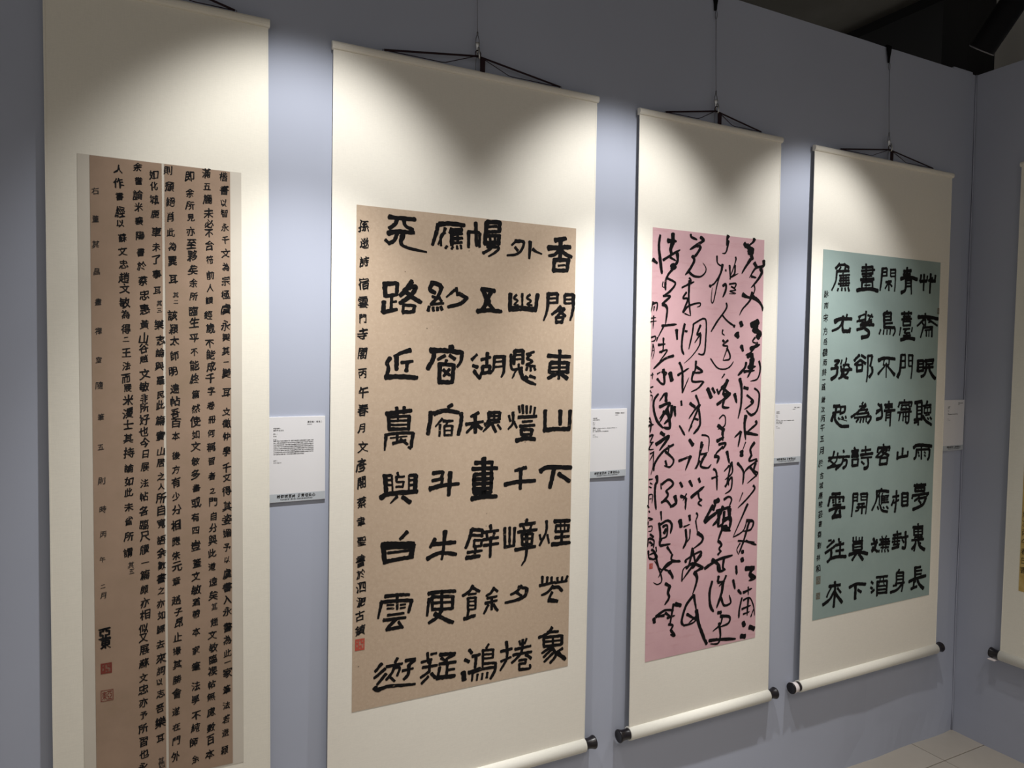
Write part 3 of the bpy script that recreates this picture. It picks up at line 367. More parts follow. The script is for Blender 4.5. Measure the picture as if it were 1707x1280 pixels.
S4_BRUSH = """
1092 2532 1086 2496 1078 2483 20 20;1129 2538 1126 2414 20 16;1082 2482 1160 2490 22 22;1170 2529 1166 2492 16 16;1210 2547 1206 2398 22 16;1235 2517 1185 2493 18 18;1270 2539 1263 2494 20 20;1205 2491 1269 2496 24 24
1158 2238 1162 2220 18 18;1074 2206 1175 2212 1321 2201 27 23;1150 2195 1065 2137 20 14;1163 2192 1164 2144 18 18;1189 2197 1255 2171 1315 2147 19 14;1120 2170 1147 2143 16 16;1203 2169 1228 2178 14 14;1135 2127 1257 2134 18 18;1141 2127 1110 2050 20 12;1250 2134 1250 2059 18 18;1162 2107 1238 2114 12 12;1181 2104 1181 2060 14 14;1213 2105 1212 2060 12 12
921 2577 926 2490 20 20;882 2546 970 2557 22 22;878 2522 963 2531 18 18;849 2487 946 2507 1046 2495 24 24;910 2481 981 2487 18 18;910 2480 908 2410 861 2383 19 25;972 2485 982 2379 18 12;918 2458 967 2462 12 12;915 2434 972 2439 14 14
872 2225 995 2233 18 18;904 2242 910 2210 16 16;957 2246 955 2212 16 16;894 2202 980 2207 16 16;937 2211 939 2176 16 16;877 2182 994 2190 16 16;896 2167 982 2171 14 14;896 2167 898 2135 16 16;982 2171 980 2139 16 16;898 2135 984 2141 16 16;868 2119 857 2060 16 10;1006 2124 999 2091 14 14;899 2108 979 2114 14 14;936 2105 913 2081 981 2082 14 14;941 2078 944 2034 18 18;902 2057 988 2063 16 16;873 2026 958 2042 1039 2035 24 24
637 2553 625 2441 616 2387 23 13;637 2551 684 2556 17 17;688 2554 687 2499 15 15;639 2525 682 2529 13 13;640 2497 687 2502 13 13;726 2547 785 2553 15 15;730 2548 732 2498 13 13;733 2523 782 2528 10 10;734 2498 783 2503 12 12;785 2553 787 2466 782 2390 15 12;678 2452 742 2462 17 17;712 2466 716 2392 15 15;705 2446 672 2405 13 13;719 2447 750 2425 15 15
708 2238 681 2220 17 17;669 2219 752 2225 21 21;669 2219 679 2113 23 23;752 2225 750 2170 19 19;679 2194 746 2199 12 12;680 2169 750 2173 15 15;678 2144 770 2151 15 15;677 2115 796 2117 21 21;798 2113 803 2086 781 2055 19 12;637 2097 623 2065 15 15;675 2096 670 2063 13 13;711 2097 709 2064 13 13;749 2100 745 2065 13 13
452 2571 458 2447 18 18;409 2543 529 2556 19 19;404 2519 549 2536 15 15;411 2497 532 2510 17 17;419 2478 519 2490 13 13;527 2553 527 2508 15 15;398 2454 543 2468 21 21;414 2437 521 2449 15 15;414 2437 413 2384 17 17;527 2449 533 2398 17 17;443 2416 505 2422 11 11;459 2435 461 2394 9 9;360 2375 433 2387 512 2393 593 2384 24 24
469 2227 465 2190 17 17;386 2184 453 2205 13 13;408 2192 396 2169 410 2150 15 15;371 2149 455 2167 15 15;487 2199 545 2189 15 15;533 2208 500 2165 13 13;489 2153 534 2170 13 13;422 2143 535 2151 15 15;465 2190 460 2099 17 17;411 2124 559 2131 21 21;457 2107 374 2089 20 20;374 2091 424 2100 13 13;464 2099 504 2078 495 2047 427 2032 22 26
171 2553 130 2519 19 19;156 2543 220 2551 16 16;215 2554 265 2535 20 20;183 2530 168 2511 14 14;232 2533 222 2507 16 16;248 2545 268 2528 16 16;141 2498 271 2510 18 18;144 2498 134 2428 96 2361 18 12;207 2491 209 2476 13 13;170 2470 278 2482 13 13;176 2452 273 2462 14 14;171 2434 276 2443 14 14;186 2475 187 2401 11 11;213 2477 213 2403 11 11;240 2478 243 2404 13 13;161 2411 281 2423 14 14;178 2397 274 2405 11 11;163 2378 156 2361 14 14;201 2384 199 2365 14 14;233 2385 239 2366 14 14;266 2389 278 2366 16 16
264 2196 259 2179 16 16;136 2141 200 2162 315 2166 29 20;221 2181 217 2144 181 2098 112 2074 23 14;222 2148 218 2114 225 2078 20 20;225 2074 297 2076 24 24;301 2098 297 2073 18 18
1092 1871 1090 1787 26 26;1092 1868 1155 1871 20 20;1156 1869 1157 1791 20 20;1096 1843 1150 1845 14 14;1097 1817 1152 1819 14 14;1094 1788 1160 1793 20 20;1175 1869 1284 1876 23 23;1194 1868 1190 1827 20 20;1278 1872 1273 1848 19 19;1195 1842 1275 1845 16 16;1171 1815 1281 1821 19 19;1197 1811 1174 1762 1134 1745 22 22;1228 1844 1237 1795 1285 1746 1312 1731 23 27
1069 1542 1154 1551 24 24;1097 1538 1101 1417 20 20;1154 1545 1158 1407 22 22;1105 1509 1150 1511 12 12;1107 1481 1151 1483 12 12;1108 1453 1153 1456 14 14;1066 1410 1161 1415 20 20;1117 1412 1119 1368 18 18;1068 1386 1105 1393 16 16;1224 1552 1213 1527 20 20;1175 1516 1271 1522 17 17;1186 1500 1272 1503 12 12;1189 1495 1188 1459 14 14;1268 1502 1268 1459 14 14;1227 1501 1227 1462 12 12;1191 1459 1271 1461 14 14;1204 1442 1256 1445 12 12;1173 1435 1213 1397 1284 1364 25 19;1231 1421 1245 1409 14 14;1264 1424 1281 1408 17 17
885 1912 878 1802 851 1743 21 29;889 1911 934 1913 16 16;934 1911 936 1812 14 14;891 1865 930 1867 14 14;890 1814 939 1816 14 14;971 1909 1021 1912 16 16;975 1909 979 1830 14 14;980 1867 1019 1870 12 12;979 1826 1025 1828 12 12;1022 1910 1020 1810 1012 1731 18 12
940 1568 944 1552 16 16;880 1546 1034 1547 18 18;883 1543 873 1514 18 18;1034 1545 1023 1515 16 16;905 1525 1004 1527 12 12;923 1529 906 1502 14 14;960 1524 968 1496 12 12;998 1523 1011 1503 14 14;901 1494 1018 1495 18 18;865 1471 1031 1475 14 14;896 1462 883 1407 18 12;933 1461 932 1406 14 14;964 1464 965 1393 16 16;1001 1464 998 1396 974 1390 18 18;934 1437 996 1440 10 10
881 1166 880 1126 20 20;941 1194 938 1131 20 20;1004 1167 1000 1132 18 18;873 1118 919 1128 1000 1132 20 20
625 1867 688 1886 814 1880 27 19;689 1871 681 1832 13 13;748 1875 744 1836 13 13;691 1832 744 1836 12 12;714 1848 717 1739 13 10;697 1825 624 1766 13 19;721 1832 814 1759 14 25
635 1542 672 1507 620 1488 17 17;670 1538 685 1467 675 1437 623 1426 19 23;672 1499 615 1469 15 15;758 1559 761 1497 17 17;712 1533 801 1535 18 18;719 1513 802 1516 16 16;708 1489 834 1491 18 18;733 1474 730 1412 15 15;733 1474 786 1477 16 16;783 1477 782 1434 780 1371 19 14;736 1454 781 1456 12 12;737 1435 782 1437 12 12
711 1234 716 1218 17 17;651 1210 788 1210 20 20;653 1208 647 1177 19 19;788 1206 777 1183 16 16;710 1201 665 1168 631 1139 17 17;693 1187 759 1191 701 1151 649 1138 15 15;700 1178 779 1147 19 19;678 1133 768 1132 18 18;681 1133 675 1082 19 19;764 1130 758 1085 18 18;675 1085 758 1085 19 19
411 1905 356 1864 20 20;433 1903 479 1884 19 19;424 1869 363 1834 18 18;429 1865 481 1842 20 20;386 1831 448 1835 17 17;386 1831 388 1789 18 18;448 1832 444 1793 17 17;385 1787 447 1793 20 20;502 1900 553 1902 17 17;504 1900 507 1778 497 1709 19 13;553 1899 534 1824 19 19;552 1816 559 1778 526 1743 21 21
467 1557 456 1542 15 15;496 1545 419 1489 342 1450 15 18;428 1527 502 1533 13 13;502 1529 474 1511 13 13;418 1497 521 1504 13 13;521 1502 493 1480 13 13;403 1471 533 1479 15 15;539 1471 506 1449 13 13;376 1445 558 1451 15 15;558 1448 553 1425 526 1401 19 19;421 1436 400 1414 17 17;450 1435 440 1409 15 15;478 1436 474 1410 15 15;507 1437 508 1411 13 13
386 1224 398 1209 17 17;359 1199 432 1201 19 19;366 1180 428 1180 20 20;361 1161 434 1161 21 21;370 1138 433 1138 13 13;370 1138 370 1092 19 19;433 1138 428 1092 17 17;370 1092 432 1094 19 19;511 1228 513 1176 15 15;467 1198 570 1202 15 15;457 1167 594 1172 19 19;463 1144 584 1145 13 13;538 1144 546 1093 530 1067 501 1065 17 23;470 1117 500 1096 15 15
148 1859 197 1861 166 1833 18 18;155 1833 178 1803 169 1755 117 1729 20 23;113 1803 188 1811 18 18;214 1837 224 1867 13 13;272 1882 263 1845 218 1748 14 14;237 1830 297 1834 292 1822 15 15;216 1792 332 1800 20 20;309 1815 283 1770 197 1733 16 16;215 1822 240 1755 296 1736 18 18;248 1822 250 1763 13 13
152 1533 217 1535 22 22;179 1528 176 1488 20 20;144 1485 213 1494 16 16;228 1527 278 1530 15 15;272 1527 268 1493 220 1479 18 18;229 1524 224 1494 14 14;135 1429 150 1466 176 1473 23 23;166 1466 178 1428 235 1389 317 1386 20 20;205 1450 216 1438 14 14;242 1456 260 1441 15 15;281 1459 287 1444 15 15;221 1442 299 1424 5 5
172 1208 158 1168 116 1140 16 16;115 1163 234 1164 16 16;211 1195 197 1136 128 1095 14 14;137 1139 226 1085 13 13;107 1092 237 1104 16 16;270 1211 276 1196 16 16;223 1164 339 1162 17 17;272 1166 258 1117 194 1076 18 18;268 1136 307 1137 303 1100 271 1079 18 18
1072 1192 1128 1210 1296 1194 27 23;1167 1196 1172 1098 16 16;1104 1175 1271 1171 17 17;1111 1173 1101 1118 1080 1105 20 20;1271 1168 1268 1110 1250 1090 21 21;1130 1157 1137 1145 14 14;1138 1133 1145 1120 14 14;1207 1153 1221 1141 14 14;1209 1129 1222 1116 14 14
1093 894 1239 891 20 20;1127 905 1128 878 18 18;1182 904 1177 877 18 18;1107 875 1226 871 20 20;1109 849 1228 844 20 20;1108 871 1109 849 18 18;1226 868 1225 842 18 18;1145 872 1146 848 11 11;1184 870 1186 845 11 11;1076 816 1279 820 20 20;1079 815 1075 794 18 18;1274 818 1258 802 18 18;1166 818 1147 792 1106 774 18 18;1161 787 1252 793 18 18;1245 789 1206 734 1089 707 24 24;1155 774 1184 749 18 18
1160 588 1161 569 18 18;1096 566 1222 561 18 18;1111 551 1216 546 16 16;1111 551 1114 502 18 18;1216 546 1216 496 18 18;1116 529 1214 523 11 11;1114 502 1216 496 14 14;1162 551 1167 461 16 16;1121 484 1220 478 14 14;1088 465 1235 459 18 18;1137 455 1131 429 1092 394 20 20;1138 438 1120 377 18 18;1165 457 1195 404 1251 373 20 27;1201 431 1174 416 16 16
1141 245 1147 128 22 22;1141 241 1211 239 18 18;1150 213 1227 211 16 16;1151 186 1221 184 16 16;1071 139 1139 152 1277 161 23 23;1133 135 1126 78 20 20;1099 79 1170 89 20 20;1175 138 1205 98 1253 63 21 27;1167 157 1198 99 16 16
884 870 882 779 872 706 19 19;840 825 913 828 17 17;854 803 830 761 17 17;914 798 855 776 15 15;952 843 1020 839 20 20;952 843 954 751 22 22;1020 839 1022 745 22 22;961 812 1019 810 13 13;962 781 1021 780 13 13;957 748 1025 748 20 20
907 554 915 523 17 17;861 528 955 529 18 18;856 503 963 502 18 18;882 517 878 452 15 15;915 518 916 444 15 15;851 477 944 476 15 15;865 454 939 450 15 15;853 426 933 433 20 20;1009 540 1012 420 974 420 22 22;963 498 1041 501 18 18;971 482 993 458 15 15
949 251 930 227 18 18;917 229 998 222 18 18;917 229 919 132 17 17;998 222 999 148 985 75 20 15;921 202 997 197 13 13;922 176 998 170 13 13;907 147 1016 141 15 15;1002 148 937 99 851 85 20 20;881 133 922 132 15 15
705 900 712 878 17 17;648 879 712 882 791 870 21 21;655 874 651 814 604 742 19 15;687 867 669 839 15 15;686 846 686 777 13 13;720 862 714 844 13 13;704 840 793 839 13 13;709 825 787 823 11 11;709 810 788 807 11 11;710 793 795 789 13 13;740 842 743 790 11 11;708 844 711 780 13 13;666 766 680 744 15 15;698 772 720 732 786 717 17 17;732 756 745 745 13 13;771 758 791 739 15 15
633 526 655 472 619 434 21 21;610 486 680 491 17 17;672 513 656 455 619 429 19 19;624 459 683 422 19 19;730 533 737 515 13 13;782 532 770 512 13 13;705 510 816 503 15 15;719 490 824 484 15 15;700 472 822 465 15 15;721 448 813 442 13 13;744 514 745 437 13 13;776 511 780 433 13 13;702 429 699 416 15 15;735 429 736 412 13 13;767 427 772 409 13 13;800 426 812 408 15 15
624 198 644 182 17 17;619 156 639 144 17 17;628 116 659 133 19 19;680 225 811 217 17 17;726 216 723 189 13 13;765 214 763 184 13 13;688 189 806 182 17 17;692 189 694 81 17 17;806 182 804 87 19 19;699 153 801 146 13 13;704 127 803 118 15 15;699 102 801 93 17 17;715 181 709 156 11 11;767 179 775 152 11 11
391 881 389 794 380 715 18 12;391 881 440 880 18 18;440 877 437 823 14 14;396 856 438 855 12 12;397 831 439 831 12 12;471 875 547 874 17 17;478 875 480 828 12 12;482 853 541 850 10 10;484 830 543 827 10 10;547 872 544 806 535 722 17 12;444 802 519 801 14 14;433 778 526 776 17 17;460 805 452 759 421 753 14 14;494 804 491 728 16 16
406 558 407 529 16 16;437 559 438 530 12 12;474 551 473 526 12 12;506 550 501 523 14 14;407 526 513 522 14 14;408 508 508 505 17 17;408 508 410 461 20 20;504 506 504 459 19 19;416 483 503 481 12 12;414 461 504 457 14 14;366 433 467 442 571 418 23 23;449 436 401 389 18 18;474 429 520 379 23 23
380 188 453 204 560 189 21 21;448 192 448 94 25 25;474 158 513 136 19 19
162 899 251 896 20 20;139 876 288 868 16 16;143 873 126 816 18 18;288 867 284 836 18 18;203 895 206 826 14 14;169 855 187 853 12 12;170 838 188 837 12 12;235 854 253 853 12 12;236 835 254 836 12 12;177 816 261 813 16 16;137 782 208 793 304 789 20 20;220 787 187 733 22 22;175 730 258 735 26 26;250 772 259 722 22 22
141 561 171 562 14 14;200 555 126 514 20 14;208 513 110 475 18 18;174 484 170 435 136 408 20 20;248 566 258 532 16 16;214 520 304 523 18 18;267 540 266 432 18 18;222 478 306 477 16 16;176 430 248 434 333 424 22 22
162 226 281 222 20 20;222 251 226 172 216 66 20 20;186 215 158 181 141 151 12 16;252 201 290 163 16 16;217 181 172 130 103 99 18 22;229 171 261 134 305 90 20 24"""
SEALS = dict(s1=[(0.0206, 0.2743, 0.0211, 0.0231),(0.0215, 0.2141, 0.0236, 0.0246)], s2=[(0.0188, 0.1703, 0.0244, 0.0295)], s3=[(0.0161, 0.2997, 0.0137, 0.0167)], s4=[(0.0235, 0.1433, 0.0221, 0.0287),(0.0248, 0.086, 0.021, 0.023),(0.6605, 1.1311, 0.0118, 0.0243)])
UNIT = 0.0005
def stroke_bm(bm, pts, w0, w1, y, rough=0.10, seed=0.0, blunt=0.55, taper=0.0):
    P = [(pts[i], pts[i+1]) for i in range(0, len(pts), 2)]
    n = len(P); tot = sum(math.hypot(P[i+1][0]-P[i][0], P[i+1][1]-P[i][1]) for i in range(n-1)) or 1e-4
    per = max(3, min(9, int(tot / (n - 1) / 0.0035)))
    S = catmull(P, per); m = len(S); L, Rr = [], []
    for i, (x, z) in enumerate(S):
        a = S[max(i-1, 0)]; b = S[min(i+1, m-1)]; dx, dz = b[0]-a[0], b[1]-a[1]; d = math.hypot(dx, dz) or 1e-6
        nx, nz = -dz/d, dx/d; t = i/(m-1); h = (w0 + (w1-w0)*t) * 0.5
        h *= 1.0 - 0.10 * math.sin(math.pi * t)
        if tot > 2.2 * w0: h *= (1.0 - taper * max(0.0, (t - 0.72) / 0.28) ** 1.5) * (1.0 + 0.18 * taper * math.cos(min(t * 5, 3.14)))
        q = Vector((x * 170 + seed, z * 170, seed)); q2 = Vector((x * 170, z * 170 + 31.7, seed + 9))
        L.append((x + nx*h*(1 + rough*2*noise.noise(q)), z + nz*h*(1 + rough*2*noise.noise(q))))
        Rr.append((x - nx*h*(1 + rough*2*noise.noise(q2)), z - nz*h*(1 + rough*2*noise.noise(q2))))
    if tot > 2.2 * w0: w1 = w1 * (1.0 - taper)
    def cap(i, sgn, w):
        a = S[i]; b = S[i + (1 if sgn < 0 else -1)]; dx, dz = a[0]-b[0], a[1]-b[1]; d = math.hypot(dx, dz) or 1e-6; dx, dz = dx/d, dz/d
        out = []
        for k in range(1, 5):
            an = math.pi * k / 5; c, s_ = math.cos(an), math.sin(an)
            jit = 1 + rough * 2.2 * noise.noise(Vector((a[0]*400 + k*3.1, a[1]*400, seed)))
            out.append((a[0] + (-dz*c)*w*.5*jit + dx*s_*w*.5*blunt*jit, a[1] + (dx*c)*w*.5*jit + dz*s_*w*.5*blunt*jit))
        return out
    vL = [bm.verts.new((p[0], y, p[1])) for p in L]; vR = [bm.verts.new((p[0], y, p[1])) for p in Rr]
    for i in range(m - 1):
        try: bm.faces.new((vL[i], vL[i+1], vR[i+1], vR[i]))
        except ValueError: pass
    ce_ = [bm.verts.new((p[0], y, p[1])) for p in cap(m-1, 1, w1)]
    bm.faces.new([vL[-1]] + ce_ + [vR[-1]])
    cs = [bm.verts.new((p[0], y, p[1])) for p in cap(0, -1, w0)]
    bm.faces.new([vR[0]] + cs + [vL[0]])
def flat_obj(name, bm, mat, parent):
    """lettering lies flat: turn every face to the viewer's side"""
    for f in bm.faces:
        f.normal_update()
        if f.normal.y > 0: f.normal_flip()
    return mesh_obj(name, bm, mat, parent, recalc=False)
def brush(data, parent, mat, y, rough, name='character', wk=1.0, taper=0.0):
    for ci, line in enumerate(l for l in data.split('\n') if l.strip()):
        bm = bmesh.new()
        for si, st in enumerate(line.split(';')):
            n = [float(v) * UNIT for v in st.split()]
            stroke_bm(bm, n[:-2], n[-2] * wk, n[-1] * wk, y - 0.000004 * (si % 6), rough, ci * 7.3 + si * 1.7, 0.55, taper)
        flat_obj(name, bm, mat, parent)
_gl = {}
def glyphs(chars, offset=0.0, res=2):
    """outlines of printed characters from the built-in font"""
    need = [c for c in dict.fromkeys(chars) if (c, offset) not in _gl]; obs = []
    for c in need:
        cu_ = bpy.data.curves.new('glyph', 'FONT'); cu_.body = c; cu_.resolution_u = res; cu_.offset = offset; cu_.fill_mode = 'FRONT'
        ob = bpy.data.objects.new('glyph', cu_); C.objects.link(ob); obs.append((c, ob, cu_))
    if not obs: return
    bpy.context.view_layer.update(); dg = bpy.context.evaluated_depsgraph_get()
    for c, ob, cu_ in obs:
        e = ob.evaluated_get(dg); me = e.to_mesh()
        vs = [(v.co.x, v.co.y) for v in me.vertices]; fs = [tuple(p.vertices) for p in me.polygons]; e.to_mesh_clear()
        if vs:
            xs = [v[0] for v in vs]; ys = [v[1] for v in vs]
            _gl[(c, offset)] = (vs, fs, min(xs), max(xs), min(ys), max(ys))
    for c, ob, cu_ in obs: bpy.data.objects.remove(ob); bpy.data.curves.remove(cu_)
def put(bm, c, offset, x, z, w, h, y, shear=0.0, rot=0.0, warp=0.0, fit=False, seed=0.0, rough=0.0):
    """one character; (x, z) centre. fit: stretch the outline to exactly w x h, else em square scaled"""
    g_ = _gl.get((c, offset))
    if not g_: return
    vs, fs, x0, x1, y0, y1 = g_; cx, cy = (x0+x1)/2, (y0+y1)/2
    if fit: sx, sy = w/(x1-x0), h/(y1-y0)
    else: sx, sy = w, h; 
    cr_, sr = math.cos(rot), math.sin(rot); new = []
    for vx, vy in vs:
        px, py = (vx-cx)*sx, (vy-cy)*sy
        if warp:
            q = noise.noise_vector(Vector((vx*2.3+seed, vy*2.3, seed*1.7))); px += q.x*warp*w; py += q.y*warp*h
        if rough:
            q = noise.noise_vector(Vector((vx*17+seed, vy*17, seed*1.7))); px += q.x*rough*w; py += q.y*rough*h
        py += px*shear
        new.append(bm.verts.new((x + px*cr_ - py*sr, y, z + px*sr + py*cr_)))
    for f in fs:
        try: bm.faces.new([new[i] for i in f])
        except ValueError: pass
def parse(s): return [(q[0], [int(v) * UNIT for v in q[1:].split(',')]) for q in s.split()]
def hand_text(s, size, y, shear, warp, nib, wfac=0.86, jit=0.14, xmax=9.0):
    d = parse(s); glyphs([c for c, _ in d]); bm = bmesh.new()
    for i, (c, (x, z)) in enumerate(d):
        x = min(x, xmax); k = size * (1 + rnd.uniform(-jit, jit)) * (0.8 if c in '一二三之以人' else 1.0)
        ro = rnd.uniform(-0.07, 0.03)
        for q in (-1.0, 0.0, 1.0): put(bm, c, 0.0, x + q * nib * k, z - q * nib * k * 0.75, k * wfac, k, y - 0.000003 * q, shear, ro, warp, seed=x * 91 + z * 37)
    return bm
def line_text(bm, txt, x, z, size, y, offset=0.0, right=False, gap=1.02):
    glyphs(txt, offset); adv = 0; xs = []
    for c in txt: xs.append(adv); adv += size * (gap if ord(c) > 255 else 0.58)
    for c, a in zip(txt, xs):
        g_ = _gl.get((c, offset))
        if not g_: continue
        k = size * 0.93; cy = (g_[4] + g_[5]) / 2 - 0.38
        put(bm, c, offset, x + a + size * (0.5 if ord(c) > 255 else 0.28) - (adv if right else 0), z + cy * k, k, k, y)
def seal_bm(bm, cx, cz, w, h, y, style):
    """square name seal: 0 carved white lines in a solid block, 1 outline with raised lines"""
    if style == 0:
        n = 7; pat = ['1111111', '1010101', '1110111', '1010001', '1011101', '1110101', '1111111']
        for j in range(n):
            for i in range(n):
                full = pat[j][i] == '1'; k = 0.5 if full else 0.26
                px = cx - w/2 + (i+.5)*w/n; pz = cz + h/2 - (j+.5)*h/n
                bm.faces.new([bm.verts.new((px+a*w/n*k*1.0, y, pz+b*h/n*k)) for a, b in ((-1,-1),(1,-1),(1,1),(-1,1))])
    else:
        t = w * 0.05
        for a in ((cx-w/2,cx+w/2,cz-h/2,cz-h/2+t),(cx-w/2,cx+w/2,cz+h/2-t,cz+h/2),(cx-w/2,cx-w/2+t,cz-h/2,cz+h/2),(cx+w/2-t,cx+w/2,cz-h/2,cz+h/2)):
            bm.faces.new([bm.verts.new(q) for q in ((a[0],y,a[2]),(a[1],y,a[2]),(a[1],y,a[3]),(a[0],y,a[3]))])
def add_seal(parent, s, y, mat, style, chars=''):
    bm = bmesh.new(); cx, cz, w_, h_ = s; seal_bm(bm, cx, cz, w_, h_, y, style)
    if chars:
        glyphs(chars); n = len(chars)
        for i, c in enumerate(chars): put(bm, c, 0.0, cx + (0.5 - (i + .5)/n) * w_ * 0.8, cz, w_*0.8/n, h_*0.74, y - 0.00002, fit=True)
    return flat_obj('seal', bm, mat, parent)

# ------------------------------------------------------------------ hanging scrolls
def yoff(z): return -(0.016 + (2.3 - z) / 1.9 * 0.012)
def sheet(name, x0, x1, z0, z1, lift, mat, parent, th=0.0007, wave=0.0):
    """thin sheet following the hang of the mounting, with a real edge"""
    bm = bmesh.new(); n, k = 8, 30; F = []; B = []
    for j in range(k + 1):
        z = z0 + (z1 - z0) * j / k; rf, rb = [], []
        for i in range(n + 1):
            x = x0 + (x1 - x0) * i / n; e = wave * noise.noise(Vector((x * 1.5, z * 1.1, x0)))
            rf.append(bm.verts.new((x, yoff(z) - lift - e, z))); rb.append(bm.verts.new((x, yoff(z) - lift - e + th, z)))
        F.append(rf); B.append(rb)
    for j in range(k):
        for i in range(n):
            bm.faces.new((F[j][i], F[j][i+1], F[j+1][i+1], F[j+1][i])); bm.faces.new((B[j][i+1], B[j][i], B[j+1][i], B[j+1][i+1]))
        bm.faces.new((F[j][0], F[j+1][0], B[j+1][0], B[j][0])); bm.faces.new((F[j+1][n], F[j][n], B[j][n], B[j+1][n]))
    for i in range(n):
        bm.faces.new((F[0][i+1], F[0][i], B[0][i], B[0][i+1])); bm.faces.new((F[k][i], F[k][i+1], B[k][i+1], B[k][i]))
    return mesh_obj(name, bm, mat, parent, smooth=False)
def tilt(o, zb, lift):
    """lettering drawn flat at y=0 above a paper's lower-left corner follows the hang of the paper"""
    for v in o.data.vertices: v.co.y += yoff(zb + v.co.z) - lift
def make_scroll(label, x0, x1, ztop, mat, cordx, knob_tape=None, rz=0.0, loc=(0, 0, 0), roller_z=0.388, peak=None):
    root = thing('hanging_scroll', loc, label, 'scroll', 'calligraphy scrolls on the display walls', rz)
    zr = roller_z; yr = yoff(zr) + 0.003; R = 0.0205
    o = sheet('silk_mounting', x0, x1, zr + 0.004, ztop - 0.010, 0.0, mat, root, 0.0012)
    # side hems: narrow turned edges
    for a, b in ((x0, x0 + 0.0035), (x1 - 0.0035, x1)): sheet('hem', a, b, zr + 0.02, ztop - 0.03, 0.0006, mat, root, 0.0006)
    # half-round top rod wrapped in the same silk
    bm = bmesh.new(); prof = [(-0.0175, -0.0110), (-0.0205, -0.0100), (-0.0232, -0.0070), (-0.0243, -0.002), (-0.0236, 0.003), (-0.0205, 0.0072), (-0.015, 0.0085), (-0.009, 0.0085), (-0.009, -0.0110)]
    a_ = [bm.verts.new((x0 - 0.003, y, ztop - 0.0085 + z)) for y, z in prof]; b_ = [bm.verts.new((x1 + 0.003, y, ztop - 0.0085 + z)) for y, z in prof]
    for i in range(len(prof)): bm.faces.new((a_[i], a_[(i+1) % len(prof)], b_[(i+1) % len(prof)], b_[i]))
    bm.faces.new(a_[::-1]); bm.faces.new(b_); mesh_obj('top_rod', bm, mat, root, False)
    # bottom roller, wrapped in silk, with turned black knobs
    bm = bmesh.new(); lathe(bm, [(0, R - 0.003), (0.0, R), (x1 - x0, R), (x1 - x0, R - 0.003)], (x0, yr, zr), (1, 0, 0), 36)
    rl = mesh_obj('roller', bm, M_ROLL, root, True)
    for p_ in rl.data.polygons:
        if len(p_.vertices) > 4: p_.use_smooth = False
    for sx, xx in ((-1, x0), (1, x1)):
        bm = bmesh.new()
        lathe(bm, [(-0.004, 0.0165), (0.0, 0.0168), (0.006, 0.0158), (0.017, 0.0155), (0.025, 0.0168), (0.032, 0.0192), (0.035, 0.0200), (0.037, 0.0192), (0.0375, 0.0165), (0.036, 0.013)], (xx, yr, zr), (sx, 0, 0), 28)
        kb = mesh_obj('knob', bm, M_KNOB, rl, True)
        if knob_tape == sx:
            bm = bmesh.new(); lathe(bm, [(0.012, 0.0162), (0.012, 0.0174), (0.017, 0.0170), (0.025, 0.0182), (0.031, 0.0202), (0.031, 0.0184)], (xx, yr, zr), (sx, 0, 0), 28, cap=False)
            o = mesh_obj('paper_tape', bm, M_TAPE, rl, True); o['label'] = 'band of white paper tape around the black knob'
    # cord: taut strand from two staples to the hook, and a slack thinner strand below
    c = (x0 + x1) / 2 if cordx is None else cordx; q0 = x0 + (x1 - x0) * 0.165; q1 = x1 - (x1 - x0) * 0.165; zc = ztop + 0.003
    pk = Vector((c, -0.020, ztop + 0.037))
    bm = bmesh.new()
    for q in (q0, q1):
        d = 1 if q > c else -1
        pp = catmull([(q, -0.018, zc), (q + (c - q) * 0.5, -0.019, zc + (pk.z - zc) * 0.50), tuple(pk)], 6)
        tube(bm, pp, 0.0027, 8, 0.0016)
        m_ = c + d * abs(q - c) * 0.36
        tube(bm, [(q, -0.0195, zc - 0.001), (m_ + d * 0.01, -0.0195, zc - 0.0008), (m_, -0.0195, zc + 0.0004), (m_ - d * 0.01, -0.020, zc + 0.004), tuple(pk + Vector((d * 0.012, -0.002, -0.004)))], 0.0011, 6)
    lp = [(c + 0.008 * math.sin(t_ / 10 * 2 * math.pi), -0.021, ztop + 0.043 + 0.009 * math.cos(t_ / 10 * 2 * math.pi)) for t_ in range(11)]
    tube(bm, lp, 0.0014, 6)
    mesh_obj('hanging_cord', bm, M_CORD, root, True)
    bm = bmesh.new(); box(bm, c + 0.007, c + 0.021, -0.022, -0.018, ztop - 0.002, ztop + 0.033, bev=0.001); mesh_obj('cord_ribbon', bm, M_CORD, root)
    for q in (q0, q1):
        bm = bmesh.new(); tube(bm, [(q - 0.004, -0.018, ztop - 0.003), (q - 0.004, -0.018, ztop + 0.004), (q + 0.004, -0.018, ztop + 0.004), (q + 0.004, -0.018, ztop - 0.003)], 0.0012, 6)
        mesh_obj('staple', bm, M_CABLE, root, True)
    return root
def hold(parent, x0, z0, lift):
    """lettering group placed at a paper's lower-left corner"""
    return (x0, z0, lift)
def set_on(objs, x0, z0, lift):
    for o in objs: tilt(o, z0, lift); o.location = (x0, 0, z0)
INK_Y = -0.00025

def children_of(p): return [o for o in bpy.data.objects if o.parent == p]

